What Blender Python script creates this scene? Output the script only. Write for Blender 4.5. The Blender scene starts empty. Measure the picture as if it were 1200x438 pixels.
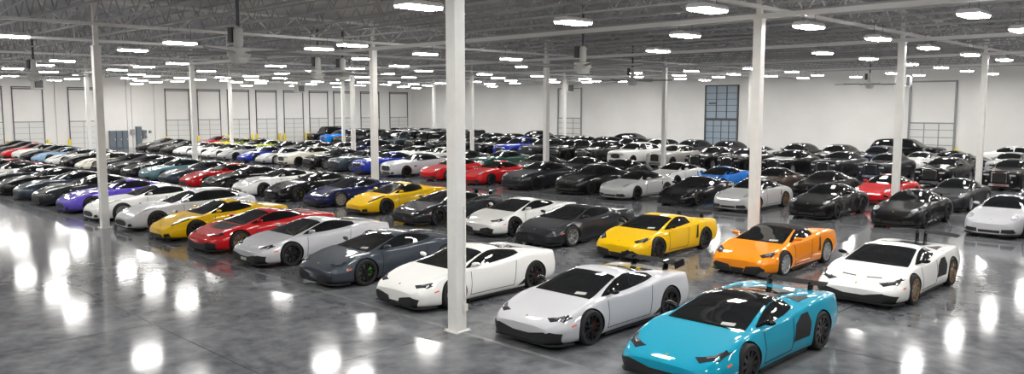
import bpy, bmesh, math, random
import numpy as np
from mathutils import Vector, Matrix
from mathutils.bvhtree import BVHTree
from mathutils.geometry import delaunay_2d_cdt

random.seed(7)
SC = bpy.context.scene
COL = SC.collection
PI = math.pi
LIGHT_ES = 56.0
EXPOSURE = 0.42
UZ = Vector((0, 0, 1))

# ------------------------------------------------------------------ materials
def mat(name, col, rough=.5, metal=0., coat=0., spec=.5, emit=None, es=0.):
    m = bpy.data.materials.new(name)
    m.use_nodes = True
    b = m.node_tree.nodes['Principled BSDF']
    b.inputs['Base Color'].default_value = (*col, 1)
    b.inputs['Roughness'].default_value = rough
    b.inputs['Metallic'].default_value = metal
    b.inputs['Specular IOR Level'].default_value = spec
    b.inputs['Coat Weight'].default_value = coat
    b.inputs['Coat Roughness'].default_value = .03
    if emit:
        b.inputs['Emission Color'].default_value = (*emit, 1)
        b.inputs['Emission Strength'].default_value = es
    return m

def noisy(m, scale, lo, hi, detail=6, rough_lo=None, rough_hi=None, bump=0., bscale=None, stretch=(1, 1, 1)):
    nt = m.node_tree; N = nt.nodes; Lk = nt.links
    b = N['Principled BSDF']
    tc = N.new('ShaderNodeTexCoord'); mp = N.new('ShaderNodeMapping')
    mp.inputs['Scale'].default_value = stretch
    Lk.new(tc.outputs['Object'], mp.inputs['Vector'])
    n = N.new('ShaderNodeTexNoise'); n.inputs['Scale'].default_value = scale; n.inputs['Detail'].default_value = detail
    n.inputs['Roughness'].default_value = .62
    Lk.new(mp.outputs['Vector'], n.inputs['Vector'])
    r = N.new('ShaderNodeValToRGB')
    r.color_ramp.elements[0].position = .3; r.color_ramp.elements[1].position = .7
    r.color_ramp.elements[0].color = (*lo, 1); r.color_ramp.elements[1].color = (*hi, 1)
    Lk.new(n.outputs['Fac'], r.inputs['Fac']); Lk.new(r.outputs['Color'], b.inputs['Base Color'])
    if rough_lo is not None:
        mr = N.new('ShaderNodeMapRange')
        mr.inputs['From Min'].default_value = .3; mr.inputs['From Max'].default_value = .7
        mr.inputs['To Min'].default_value = rough_lo; mr.inputs['To Max'].default_value = rough_hi
        Lk.new(n.outputs['Fac'], mr.inputs['Value']); Lk.new(mr.outputs['Result'], b.inputs['Roughness'])
    if bump:
        n2 = N.new('ShaderNodeTexNoise'); n2.inputs['Scale'].default_value = bscale or scale; n2.inputs['Detail'].default_value = 3
        Lk.new(mp.outputs['Vector'], n2.inputs['Vector'])
        bp = N.new('ShaderNodeBump'); bp.inputs['Strength'].default_value = bump; bp.inputs['Distance'].default_value = .02
        Lk.new(n2.outputs['Fac'], bp.inputs['Height']); Lk.new(bp.outputs['Normal'], b.inputs['Normal'])
    return m

PAINT = {}
def paint(key):
    if key in PAINT: return PAINT[key]
    cols = dict(
        cyan=((.0, .31, .47), 0., .35), silver=((.56, .565, .595), .25, .3), pearl=((.62, .63, .65), .2, .3),
        white=((.83, .83, .81), 0., .35), cream=((.78, .74, .63), 0., .35), grey=((.052, .064, .082), .45, .3),
        darkgrey=((.022, .024, .029), .4, .3), black=((.004, .004, .005), 0., .3), red=((.60, .008, .014), 0., .3),
        yellow=((.86, .52, .0), 0., .35), orange=((.90, .27, .0), .1, .3), navy=((.008, .012, .06), .2, .3),
        blue=((.01, .03, .38), .2, .3), azure=((.0, .20, .75), .1, .3), purple=((.11, .07, .48), .3, .3),
        teal=((.11, .22, .25), .4, .3), lightblue=((.24, .42, .62), .1, .35), lime=((.38, .50, .02), 0., .35),
        green=((.008, .06, .045), .3, .3), bluegrey=((.032, .048, .068), .5, .3), lightgrey=((.46, .47, .47), .05, .35),
        brown=((.05, .03, .022), .3, .3), champagne=((.42, .41, .38), .4, .3), ruby=((.42, .015, .02), .2, .3))
    c, me, ro = cols[key]
    m = mat('paint_' + key, c, max(ro, .45), me * .6, .7 if max(c) < .2 else .9, spec=.08)
    PAINT[key] = m
    return m

M = dict(
    glass=mat('tinted_glass', (.006, .007, .008), .03, 0, .3),
    black=mat('gloss_black_trim', (.005, .005, .006), .06, 0, 0, .35),
    matte=mat('matte_black_plastic', (.012, .012, .013), .6),
    well=mat('wheel_well', (.006, .006, .006), .9),
    rubber=mat('tyre_rubber', (.012, .012, .012), .75),
    chrome=mat('chrome', (.75, .75, .76), .15, 1.),
    fabric=mat('soft_top_fabric', (.012, .012, .014), .85),
    lamp=mat('headlight_dark', (.03, .032, .036), .08, 0, .6),
    lampclear=mat('headlight_clear', (.55, .57, .60), .12, .35, 1.),
    lens=mat('headlight_lens_glass', (.20, .21, .23), .1, .3, 1.),
    red=mat('tail_light_red', (.35, .01, .01), .2, 0, 1.),
    amber=mat('amber_marker', (.75, .12, .03), .3),
    paper=mat('paper_tag', (.45, .45, .43), .6),
    gold=mat('badge_gold', (.35, .26, .07), .45, .5),
    rim_black=mat('rim_black', (.012, .012, .013), .35, .2),
    rim_silver=mat('rim_silver', (.48, .49, .50), .28, .7),
    rim_bronze=mat('rim_bronze', (.30, .20, .11), .35, .7),
    cal_black=mat('caliper_black', (.02, .02, .02), .5),
    cal_red=mat('caliper_red', (.55, .01, .02), .4),
    cal_yellow=mat('caliper_yellow', (.75, .6, .02), .4),
    cal_green=mat('caliper_green', (.15, .6, .05), .4),
    carbon=mat('carbon_weave', (.015, .015, .017), .55, 0, 0, .06),
)
noisy(M['carbon'], 60, (.008, .008, .009), (.02, .02, .022))

# ------------------------------------------------------------------ mesh helpers
def mesh_obj(name, me, parent=None, loc=(0, 0, 0), mats=()):
    o = bpy.data.objects.new(name, me)
    COL.objects.link(o)
    o.location = loc
    if parent: o.parent = parent
    for i, mm in enumerate(mats):
        if len(me.materials) <= i: me.materials.append(mm)
    return o

def tag(o, label=None, cat=None, group=None, kind=None):
    if label: o['label'] = label
    if cat: o['category'] = cat
    if group: o['group'] = group
    if kind: o['kind'] = kind
    return o

def empty(name, loc, rz=0.):
    o = bpy.data.objects.new(name, None)
    COL.objects.link(o)
    o.empty_display_size = .2
    o.location = loc; o.rotation_euler = (0, 0, rz)
    return o

class MB:
    def __init__(s): s.v = []; s.f = []
    def box(s, a, b):
        x0, y0, z0 = a; x1, y1, z1 = b; i = len(s.v)
        s.v += [(x0, y0, z0), (x1, y0, z0), (x1, y1, z0), (x0, y1, z0), (x0, y0, z1), (x1, y0, z1), (x1, y1, z1), (x0, y1, z1)]
        s.f += [tuple(i + k for k in q) for q in ((3, 2, 1, 0), (4, 5, 6, 7), (0, 1, 5, 4), (1, 2, 6, 5), (2, 3, 7, 6), (3, 0, 4, 7))]
        return s
    def tube(s, p, q, r, n=6, r2=None):
        p = Vector(p); q = Vector(q); d = (q - p).normalized()
        a = d.orthogonal().normalized(); b = d.cross(a); i = len(s.v)
        r2 = r if r2 is None else r2
        for c, rr in ((p, r), (q, r2)):
            for k in range(n):
                t = 2 * PI * (k + .5) / n
                s.v.append(tuple(c + rr * (math.cos(t) * a + math.sin(t) * b)))
        for k in range(n):
            s.f.append((i + k, i + (k + 1) % n, i + n + (k + 1) % n, i + n + k))
        s.f.append(tuple(i + k for k in range(n))[::-1]); s.f.append(tuple(i + n + k for k in range(n)))
        return s
    def lathe(s, prof, axis='z', n=24, c=(0, 0, 0), closed=False):
        i = len(s.v); m = len(prof)
        for k in range(n):
            t = 2 * PI * k / n
            for r, h in prof:
                if axis == 'z': p = (c[0] + r * math.cos(t), c[1] + r * math.sin(t), c[2] + h)
                elif axis == 'x': p = (c[0] + h, c[1] + r * math.cos(t), c[2] + r * math.sin(t))
                else: p = (c[0] + r * math.cos(t), c[1] + h, c[2] + r * math.sin(t))
                s.v.append(p)
        for k in range(n):
            for j in range(m if closed else m - 1):
                j2 = (j + 1) % m
                s.f.append((i + k * m + j, i + ((k + 1) % n) * m + j, i + ((k + 1) % n) * m + j2, i + k * m + j2))
        return s
    def prism(s, poly, a, b, axis='x'):
        n = len(poly); i = len(s.v)
        for h in (a, b):
            for p in poly:
                s.v.append((h, p[0], p[1]) if axis == 'x' else (p[0], h, p[1]) if axis == 'y' else (p[0], p[1], h))
        for k in range(n): s.f.append((i + k, i + (k + 1) % n, i + n + (k + 1) % n, i + n + k))
        s.f.append(tuple(range(i, i + n))[::-1]); s.f.append(tuple(range(i + n, i + 2 * n)))
        return s
    def mesh(s, name, smooth=None):
        me = bpy.data.meshes.new(name)
        me.from_pydata([tuple(map(float, v)) for v in s.v], [], s.f)
        bm = bmesh.new(); bm.from_mesh(me)
        bmesh.ops.recalc_face_normals(bm, faces=bm.faces)
        bm.to_mesh(me); bm.free()
        if smooth:
            me.shade_smooth(); me.set_sharp_from_angle(angle=math.radians(smooth))
        return me
    def build(s, name, m, parent=None, loc=(0, 0, 0), smooth=None):
        return mesh_obj(name, s.mesh(name, smooth), parent, loc, (m,))

# ------------------------------------------------------------------ car bodies
def pchip(xs, ys):
    xs = np.array(xs, float); ys = np.array(ys, float)
    h = np.diff(xs); d = np.diff(ys) / h
    m = np.zeros_like(ys); m[0] = d[0]; m[-1] = d[-1]
    for i in range(1, len(xs) - 1):
        if d[i - 1] * d[i] > 0:
            w1 = 2 * h[i] + h[i - 1]; w2 = h[i] + 2 * h[i - 1]
            m[i] = (w1 + w2) / (w1 / d[i - 1] + w2 / d[i])
    def f(x):
        x = min(max(x, xs[0]), xs[-1]); i = min(max(int(np.searchsorted(xs, x)) - 1, 0), len(xs) - 2)
        t = (x - xs[i]) / h[i]
        return float(ys[i] * (2 * t**3 - 3 * t * t + 1) + m[i] * h[i] * (t**3 - 2 * t * t + t) + ys[i + 1] * (3 * t * t - 2 * t**3) + m[i + 1] * h[i] * (t**3 - t * t))
    return f

COLS = ('zc', 'wm', 'zm', 'ws', 'zs', 'wd', 'zd', 'wr', 'zr')

class Body:
    """lofted car shell: nose at y=0, tail at y=L, symmetric in x"""
    def __init__(s, rows, zb=.12, zbf=.15, zbr=.24, q=(.12, .25, .22, .18, .28, .25), rocker=.085):
        s.L = rows[-1][0]; ys = [r[0] for r in rows]
        s.c = {n: pchip(ys, [r[i + 1] for r in rows]) for i, n in enumerate(COLS)}
        s.zb = pchip([0, .5, 1.2, s.L - 1.0, s.L - .4, s.L], [zbf, zb + .005, zb, zb, (zb + zbr) / 2, zbr])
        s.q = q; s.rocker = rocker
        s.loft()
    def section(s, y):
        g = {k: f(y) for k, f in s.c.items()}; zb = s.zb(y); q = s.q
        zmid = zb + .35 * (g['zm'] - zb)
        half = [(g['wm'] - s.rocker, zb, q[0]), (g['wm'] - .012, zmid, .25), (g['wm'], g['zm'], q[1]), (g['ws'], g['zs'], q[2]), (g['wd'], g['zd'], q[3]), (g['wr'], g['zr'], q[4])]
        loop = half + [(0, g['zc'], q[5])] + [(-x, z, k) for x, z, k in half[::-1]]
        out = []
        n = len(loop)
        for i in range(n):
            x, z, k = loop[i]; xp, zp, _ = loop[i - 1]; xn, zn, _ = loop[(i + 1) % n]
            out.append((x + (xp - x) * k, z + (zp - z) * k)); out.append((x + (xn - x) * k, z + (zn - z) * k))
        for _ in range(1):
            o2 = []
            for i in range(len(out)):
                a = out[i]; b = out[(i + 1) % len(out)]
                o2.append((a[0] * .75 + b[0] * .25, a[1] * .75 + b[1] * .25)); o2.append((a[0] * .25 + b[0] * .75, a[1] * .25 + b[1] * .75))
            out = o2
        return out
    def loft(s):
        L = s.L
        ys = [0, .02, .05, .09, .14, .20] + list(np.arange(.27, L - .2, .07)) + [L - .16, L - .11, L - .06, L - .02, L]
        v = []; f = []; n = 0
        for j, y in enumerate(ys):
            sec = s.section(y)
            e = 1.
            if j == 0: e = .93
            elif j == 1: e = .985
            elif j == len(ys) - 1: e = .92
            elif j == len(ys) - 2: e = .98
            if e < 1:
                cz = sum(p[1] for p in sec) / len(sec); sec = [(x * e, cz + (z - cz) * e) for x, z in sec]
            n = len(sec)
            v += [(x, y, z) for x, z in sec]
        for j in range(len(ys) - 1):
            for k in range(n):
                f.append((j * n + k, j * n + (k + 1) % n, (j + 1) * n + (k + 1) % n, (j + 1) * n + k))
        f.append(tuple(range(n))); f.append(tuple(range((len(ys) - 1) * n, len(ys) * n))[::-1])
        s.v, s.f = v, f
        me = bpy.data.meshes.new('shell'); me.from_pydata(v, [], f)
        bm = bmesh.new(); bm.from_mesh(me)
        bmesh.ops.recalc_face_normals(bm, faces=bm.faces)
        s.bvh = BVHTree.FromBMesh(bm)
        bm.to_mesh(me); bm.free(); s.me = me
    def cut_wheels(s, wheels, name):
        """boolean wheel wells; wheels: (y, R, x_in)"""
        a = bpy.data.objects.new('tmp_a', s.me); COL.objects.link(a)
        c = MB()
        for y, R, xin in wheels:
            for sx in (1, -1):
                c.lathe([(0, sx * xin), (R + .035, sx * xin), (R + .035, sx * 1.4), (0, sx * 1.4)], 'x', 36, (0, y, R - .005))
        cm = c.mesh('tmp_c')
        bm = bmesh.new(); bm.from_mesh(cm); bmesh.ops.remove_doubles(bm, verts=bm.verts, dist=1e-5); bmesh.ops.recalc_face_normals(bm, faces=bm.faces); bm.to_mesh(cm); bm.free()
        b = bpy.data.objects.new('tmp_b', cm); COL.objects.link(b)
        md = a.modifiers.new('b', 'BOOLEAN'); md.operation = 'DIFFERENCE'; md.object = b; md.solver = 'EXACT'
        dg = bpy.context.evaluated_depsgraph_get(); dg.update()
        me = bpy.data.meshes.new_from_object(a.evaluated_get(dg))
        me.name = name
        bpy.data.objects.remove(a); bpy.data.objects.remove(b)
        for p in me.polygons:
            p.material_index = 0
            ce = p.center
            for y, R, xin in wheels:
                if abs(ce.x) > xin - .02 and math.hypot(ce.y - y, ce.z - R + .005) < R + .032: p.material_index = 1
                elif abs(abs(ce.x) - xin) < .005 and math.hypot(ce.y - y, ce.z - R) < R + .06: p.material_index = 1
                elif math.hypot(ce.y - y, ce.z - R + .005) < R + .04 and abs(p.normal.x) < .3 and abs(p.normal.y * (ce.y - y) + p.normal.z * (ce.z - R)) > .8 * math.hypot(ce.y - y, ce.z - R) and p.normal.dot(Vector((0, ce.y - y, ce.z - R))) < 0 and abs(ce.x) > xin: p.material_index = 1
        me.shade_smooth(); me.set_sharp_from_angle(angle=math.radians(38))
        return me
    def win_side(s, y0, y1, lo=.018, hi=.04, n=16):
        pts = []
        for i in range(n + 1):
            y = y0 + (y1 - y0) * i / n; pts.append((y, s.c['zd'](y) + lo))
        for i in range(n, -1, -1):
            y = y0 + (y1 - y0) * i / n
            z = s.c['zr'](y) - hi
            zl = s.c['zd'](y) + lo
            if z > zl + .012: pts.append((y, z))
        return pts
    def win_top(s, y0, y1, ins=.035, n=8):
        r = [(s.c['wr'](y) - ins, y) for y in np.linspace(y0, y1, n)]
        return r + [(-x, y) for x, y in r[::-1]]

def roundpoly(poly, it=1, k=.22):
    for _ in range(it):
        o = []
        for i in range(len(poly)):
            a = poly[i]; b = poly[(i + 1) % len(poly)]
            o.append((a[0] + (b[0] - a[0]) * k, a[1] + (b[1] - a[1]) * k)); o.append((a[0] + (b[0] - a[0]) * (1 - k), a[1] + (b[1] - a[1]) * (1 - k)))
        poly = o
    return poly

def oval(cx, cy, rx, ry, n=16, rot=0.):
    return [(cx + rx * math.cos(t) * math.cos(rot) - ry * math.sin(t) * math.sin(rot), cy + rx * math.cos(t) * math.sin(rot) + ry * math.sin(t) * math.cos(rot)) for t in [2 * PI * k / n for k in range(n)]]

def inside(p, poly):
    c = False; j = len(poly) - 1
    for i in range(len(poly)):
        a, b = poly[i], poly[j]
        if (a[1] > p[1]) != (b[1] > p[1]) and p[0] < (b[0] - a[0]) * (p[1] - a[1]) / (b[1] - a[1]) + a[0]: c = not c
        j = i
    return c

def patch(B, polys, proj, off=.006, s=.09, sx=1, thick=.02, name='patch'):
    """thin panel that follows the body: 2-D outlines projected on the shell"""
    V = []; F = []
    if isinstance(polys[0][0], (int, float)): polys = [polys]
    for poly in polys:
        bd = []
        for i in range(len(poly)):
            a = Vector(poly[i]); b = Vector(poly[(i + 1) % len(poly)])
            m = max(1, int((b - a).length / s))
            for k in range(m): bd.append(a + (b - a) * k / m)
        nb = len(bd); pts = list(bd)
        xs = [p.x for p in bd]; ys = [p.y for p in bd]
        gx = np.arange(min(xs) + s / 2, max(xs), s); gy = np.arange(min(ys) + s / 2, max(ys), s)
        pl = [tuple(p) for p in bd]
        for x in gx:
            for y in gy:
                if inside((x, y), pl) and min((Vector((x, y)) - q).length for q in bd) > s * .35: pts.append(Vector((x, y)))
        res = delaunay_2d_cdt(pts, [(i, (i + 1) % nb) for i in range(nb)], [], 1, 1e-5)
        vs, fs, edges = res[0], res[2], res[1]
        P = []; Nn = []
        last = None
        for p in vs:
            if proj == 'top': o = Vector((p.x * sx, p.y, 3)); d = Vector((0, 0, -1))
            elif proj == 'side': o = Vector((3 * sx, p.x, p.y)); d = Vector((-sx, 0, 0))
            elif proj == 'front': o = Vector((p.x * sx, -1, p.y)); d = Vector((0, 1, 0))
            else: o = Vector((p.x * sx, B.L + 1, p.y)); d = Vector((0, -1, 0))
            h = B.bvh.ray_cast(o, d)
            if h[0] is None:
                g = o + d * (2.2 if proj == 'side' else 1.2 if proj != 'top' else 2.4)
                h = B.bvh.find_nearest(g)
            P.append(h[0]); Nn.append(h[1] if h[1].dot(d) < 0 else -h[1])
        i0 = len(V)
        V += [tuple(p + n * off) for p, n in zip(P, Nn)]
        cnt = {}
        for f in fs:
            F.append(tuple(i0 + k for k in f))
            for k in range(len(f)):
                e = (f[k], f[(k + 1) % len(f)]); cnt[e] = cnt.get(e, 0) + 1
        be = [e for e in cnt if (e[1], e[0]) not in cnt]
        low = {}
        for a, b in be:
            for k in (a, b):
                if k not in low: low[k] = len(V); V.append(tuple(P[k] - Nn[k] * thick))
            F.append((i0 + b, i0 + a, low[a], low[b]))
    mb = MB(); mb.v = V; mb.f = F
    me = bpy.data.meshes.new(name); me.from_pydata(V, [], F)
    bm = bmesh.new(); bm.from_mesh(me)
    bmesh.ops.recalc_face_normals(bm, faces=bm.faces)
    # outward check
    up = sum(((f.calc_center_median() - Vector((0, B.L / 2, .5))).dot(f.normal)) * f.calc_area() for f in bm.faces)
    if up < 0: bmesh.ops.reverse_faces(bm, faces=bm.faces)
    bm.to_mesh(me); bm.free()
    me.shade_smooth(); me.set_sharp_from_angle(angle=math.radians(40))
    return me

# rows: y, zc, wm, zm, ws, zs, wd, zd, wr, zr
R_WEDGE = [
 (0, .46, .66, .36, .60, .43, .50, .45, .25, .46), (.15, .55, .81, .40, .73, .52, .57, .545, .30, .55),
 (.45, .645, .915, .44, .80, .645, .64, .645, .36, .65), (.95, .755, .96, .48, .85, .775, .70, .755, .45, .757),
 (1.15, .80, .96, .50, .87, .785, .79, .795, .735, .80), (1.7, .985, .945, .50, .885, .79, .825, .815, .665, .97),
 (2.15, 1.125, .94, .50, .89, .795, .825, .83, .60, 1.10), (2.4, 1.16, .94, .50, .89, .81, .815, .845, .58, 1.135),
 (2.9, 1.11, .95, .50, .90, .86, .785, .88, .54, 1.085), (3.4, 1.01, .965, .52, .90, .92, .74, .935, .46, .99),
 (3.9, .93, .96, .55, .88, .925, .70, .93, .42, .925), (4.3, .88, .91, .58, .83, .88, .66, .885, .40, .88), (4.46, .86, .84, .58, .76, .85, .60, .86, .36, .86)]
R_WIDE = [
 (0, .42, .70, .34, .62, .40, .50, .415, .25, .42), (.15, .50, .86, .38, .76, .49, .58, .50, .32, .50),
 (.5, .61, .97, .44, .84, .63, .66, .62, .4, .61), (1.05, .735, 1.005, .48, .89, .775, .70, .745, .45, .735),
 (1.28, .78, 1.0, .50, .90, .785, .80, .785, .76, .78), (1.85, .97, .98, .50, .91, .79, .84, .80, .69, .955),
 (2.3, 1.10, .975, .50, .91, .795, .84, .82, .63, 1.075), (2.55, 1.135, .975, .50, .91, .81, .83, .84, .61, 1.105),
 (3.0, 1.09, .99, .52, .92, .87, .79, .89, .50, 1.05), (3.5, 1.0, 1.01, .54, .93, .93, .75, .94, .45, .985),
 (3.95, .95, 1.015, .56, .92, .945, .72, .95, .42, .945), (4.5, .91, .96, .58, .87, .91, .68, .915, .40, .91), (4.8, .87, .86, .58, .78, .86, .60, .87, .36, .87)]
R_MID = [
 (0, .42, .55, .34, .48, .40, .40, .415, .2, .42), (.15, .50, .75, .38, .66, .49, .5, .50, .3, .50),
 (.5, .605, .885, .44, .75, .65, .55, .62, .33, .605), (1.0, .715, .955, .5, .81, .79, .6, .745, .4, .715),
 (1.32, .80, .955, .52, .85, .795, .74, .80, .68, .80), (1.85, 1.01, .945, .52, .87, .795, .80, .82, .64, .99),
 (2.3, 1.18, .94, .52, .875, .80, .80, .83, .575, 1.15), (2.55, 1.21, .945, .52, .88, .825, .80, .85, .555, 1.18),
 (3.1, 1.12, .96, .53, .88, .89, .74, .91, .47, 1.08), (3.6, 1.0, .97, .55, .87, .93, .68, .935, .42, .985),
 (4.1, .92, .94, .55, .83, .90, .62, .915, .38, .915), (4.4, .88, .86, .55, .76, .86, .56, .875, .36, .88), (4.53, .84, .76, .53, .68, .82, .5, .835, .32, .84)]
R_GT = [
 (0, .48, .58, .36, .5, .46, .42, .475, .2, .48), (.15, .57, .77, .4, .67, .565, .52, .57, .3, .57),
 (.5, .69, .89, .46, .77, .725, .56, .70, .35, .69), (1.0, .80, .955, .52, .81, .84, .6, .815, .4, .80),
 (1.55, .89, .955, .54, .84, .87, .68, .885, .58, .89), (1.8, .96, .94, .54, .845, .87, .74, .895, .63, .955),
 (2.2, 1.13, .935, .54, .85, .875, .78, .90, .57, 1.11), (2.6, 1.25, .935, .54, .855, .88, .775, .905, .52, 1.21),
 (2.9, 1.27, .94, .54, .86, .89, .77, .915, .51, 1.23), (3.4, 1.20, .96, .56, .88, .93, .73, .95, .47, 1.155),
 (3.9, 1.07, .97, .58, .87, .95, .66, .96, .42, 1.04), (4.3, .99, .92, .58, .82, .93, .58, .95, .38, .98), (4.62, .93, .78, .56, .7, .88, .5, .91, .34, .93)]
R_BRAKE = R_GT[:7] + [
 (2.6, 1.28, .935, .54, .855, .88, .775, .905, .54, 1.235), (2.95, 1.35, .94, .54, .86, .89, .77, .915, .53, 1.30),
 (3.5, 1.34, .965, .56, .88, .93, .75, .94, .52, 1.29), (4.0, 1.27, .975, .58, .88, .95, .73, .96, .50, 1.22), (4.4, 1.14, .95, .6, .85, .95, .68, .97, .48, 1.11),
 (4.75, 1.0, .86, .6, .78, .92, .58, .95, .42, .99), (4.9, .93, .76, .58, .68, .88, .5, .91, .36, .93)]
R_REAR = [
 (0, .50, .55, .40, .50, .52, .42, .515, .2, .505), (.12, .60, .73, .44, .67, .625, .55, .615, .3, .605),
 (.4, .70, .86, .50, .77, .765, .60, .715, .35, .70), (.95, .80, .91, .55, .79, .85, .58, .80, .4, .80),
 (1.42, .90, .91, .58, .83, .86, .70, .88, .63, .90), (1.9, 1.14, .895, .58, .845, .865, .78, .885, .59, 1.12),
 (2.25, 1.275, .89, .58, .845, .875, .775, .895, .53, 1.235), (2.6, 1.295, .90, .58, .855, .88, .77, .905, .51, 1.25),
 (3.1, 1.22, .925, .58, .875, .90, .73, .93, .48, 1.17), (3.6, 1.06, .945, .58, .875, .90, .66, .93, .42, 1.03),
 (4.05, .91, .925, .56, .83, .84, .58, .87, .36, .885), (4.4, .78, .82, .5, .72, .72, .5, .76, .3, .775), (4.52, .68, .7, .48, .62, .64, .4, .665, .25, .68)]
R_GRAND = [
 (0, .78, .62, .5, .55, .74, .45, .76, .3, .78), (.12, .86, .79, .54, .73, .80, .58, .83, .35, .86),
 (.5, .93, .91, .58, .83, .90, .66, .915, .4, .93), (1.0, .985, .955, .62, .87, .95, .7, .97, .45, .985),
 (1.6, 1.03, .965, .62, .885, .96, .74, .995, .62, 1.03), (2.0, 1.17, .96, .62, .885, .96, .80, .985, .63, 1.15),
 (2.5, 1.36, .96, .62, .89, .965, .80, .99, .57, 1.31), (2.9, 1.40, .96, .62, .89, .97, .80, 1.0, .55, 1.355),
 (3.4, 1.35, .97, .63, .90, 1.0, .78, 1.02, .53, 1.30), (3.9, 1.20, .975, .65, .905, 1.02, .74, 1.03, .50, 1.16),
 (4.3, 1.07, .95, .65, .87, .99, .68, 1.02, .45, 1.06), (4.7, 1.0, .86, .62, .79, .93, .58, .97, .4, 1.0), (4.85, .95, .76, .6, .7, .88, .5, .93, .36, .95)]
R_SALOON = [
 (0, 1.0, .74, .6, .69, .90, .48, .98, .3, 1.0), (.1, 1.06, .84, .62, .80, .97, .56, 1.035, .35, 1.06),
 (.5, 1.09, .925, .65, .885, 1.02, .62, 1.07, .4, 1.09), (1.2, 1.12, .965, .68, .915, 1.06, .68, 1.095, .45, 1.12),
 (1.75, 1.14, .97, .68, .925, 1.07, .74, 1.11, .64, 1.14), (2.1, 1.30, .97, .68, .925, 1.07, .82, 1.10, .67, 1.28),
 (2.6, 1.52, .97, .68, .925, 1.07, .82, 1.10, .61, 1.47), (3.1, 1.57, .97, .68, .925, 1.08, .82, 1.10, .59, 1.52),
 (3.8, 1.53, .97, .68, .925, 1.08, .82, 1.10, .58, 1.48), (4.3, 1.38, .97, .68, .925, 1.08, .80, 1.10, .56, 1.34),
 (4.7, 1.17, .96, .68, .905, 1.06, .72, 1.10, .5, 1.165), (5.2, 1.06, .90, .66, .845, .98, .6, 1.03, .45, 1.06), (5.4, .98, .82, .64, .76, .9, .5, .96, .4, .98)]
R_SUV = [
 (0, 1.0, .74, .6, .68, .90, .5, .97, .3, 1.0), (.12, 1.08, .87, .64, .81, .98, .6, 1.05, .35, 1.08),
 (.5, 1.13, .955, .68, .90, 1.06, .66, 1.11, .4, 1.13), (1.1, 1.16, .99, .72, .93, 1.10, .7, 1.14, .45, 1.16),
 (1.5, 1.18, .99, .72, .935, 1.11, .76, 1.15, .65, 1.18), (1.9, 1.42, .985, .72, .935, 1.11, .84, 1.14, .69, 1.40),
 (2.3, 1.64, .98, .72, .935, 1.11, .84, 1.14, .64, 1.58), (2.8, 1.70, .98, .72, .935, 1.12, .84, 1.15, .62, 1.65),
 (3.6, 1.68, .98, .74, .935, 1.13, .84, 1.16, .61, 1.63), (4.2, 1.60, .985, .76, .935, 1.14, .83, 1.17, .61, 1.55),
 (4.6, 1.45, .97, .76, .925, 1.13, .80, 1.17, .60, 1.41), (4.9, 1.2, .92, .74, .87, 1.08, .72, 1.13, .55, 1.19), (5.0, 1.1, .86, .72, .80, 1.02, .65, 1.07, .5, 1.1)]
R_BOX = [
 (0, 1.05, .80, .6, .78, .98, .7, 1.03, .4, 1.05), (.06, 1.10, .87, .62, .855, 1.04, .78, 1.085, .4, 1.10),
 (.9, 1.14, .90, .62, .885, 1.08, .8, 1.125, .4, 1.14), (1.40, 1.16, .90, .62, .885, 1.09, .805, 1.135, .66, 1.16),
 (1.52, 1.24, .90, .62, .885, 1.09, .82, 1.14, .76, 1.23), (1.85, 1.84, .90, .62, .885, 1.10, .825, 1.14, .72, 1.81),
 (2.0, 1.94, .90, .62, .885, 1.10, .825, 1.14, .70, 1.90), (3.0, 1.96, .90, .62, .885, 1.10, .825, 1.14, .70, 1.915),
 (4.45, 1.94, .90, .62, .885, 1.10, .82, 1.14, .69, 1.89), (4.6, 1.84, .88, .62, .865, 1.08, .80, 1.14, .66, 1.79)]

def scaled(rows, fy, fx, fz):
    return [(r[0] * fy, r[1] * fz, r[2] * fx, r[3] * fz, r[4] * fx, r[5] * fz, r[6] * fx, r[7] * fz, r[8] * fx, r[9] * fz) for r in rows]
R_LARGE = scaled(R_SUV[:9], 1.0, 1.03, 1.12) + [(4.5, 1.84, 1.01, .84, .96, 1.27, .86, 1.31, .63, 1.79), (5.0, 1.74, 1.0, .84, .95, 1.25, .84, 1.31, .62, 1.68), (5.25, 1.45, .96, .82, .91, 1.2, .78, 1.27, .58, 1.42), (5.32, 1.3, .92, .8, .86, 1.15, .7, 1.22, .5, 1.28)]

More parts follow.
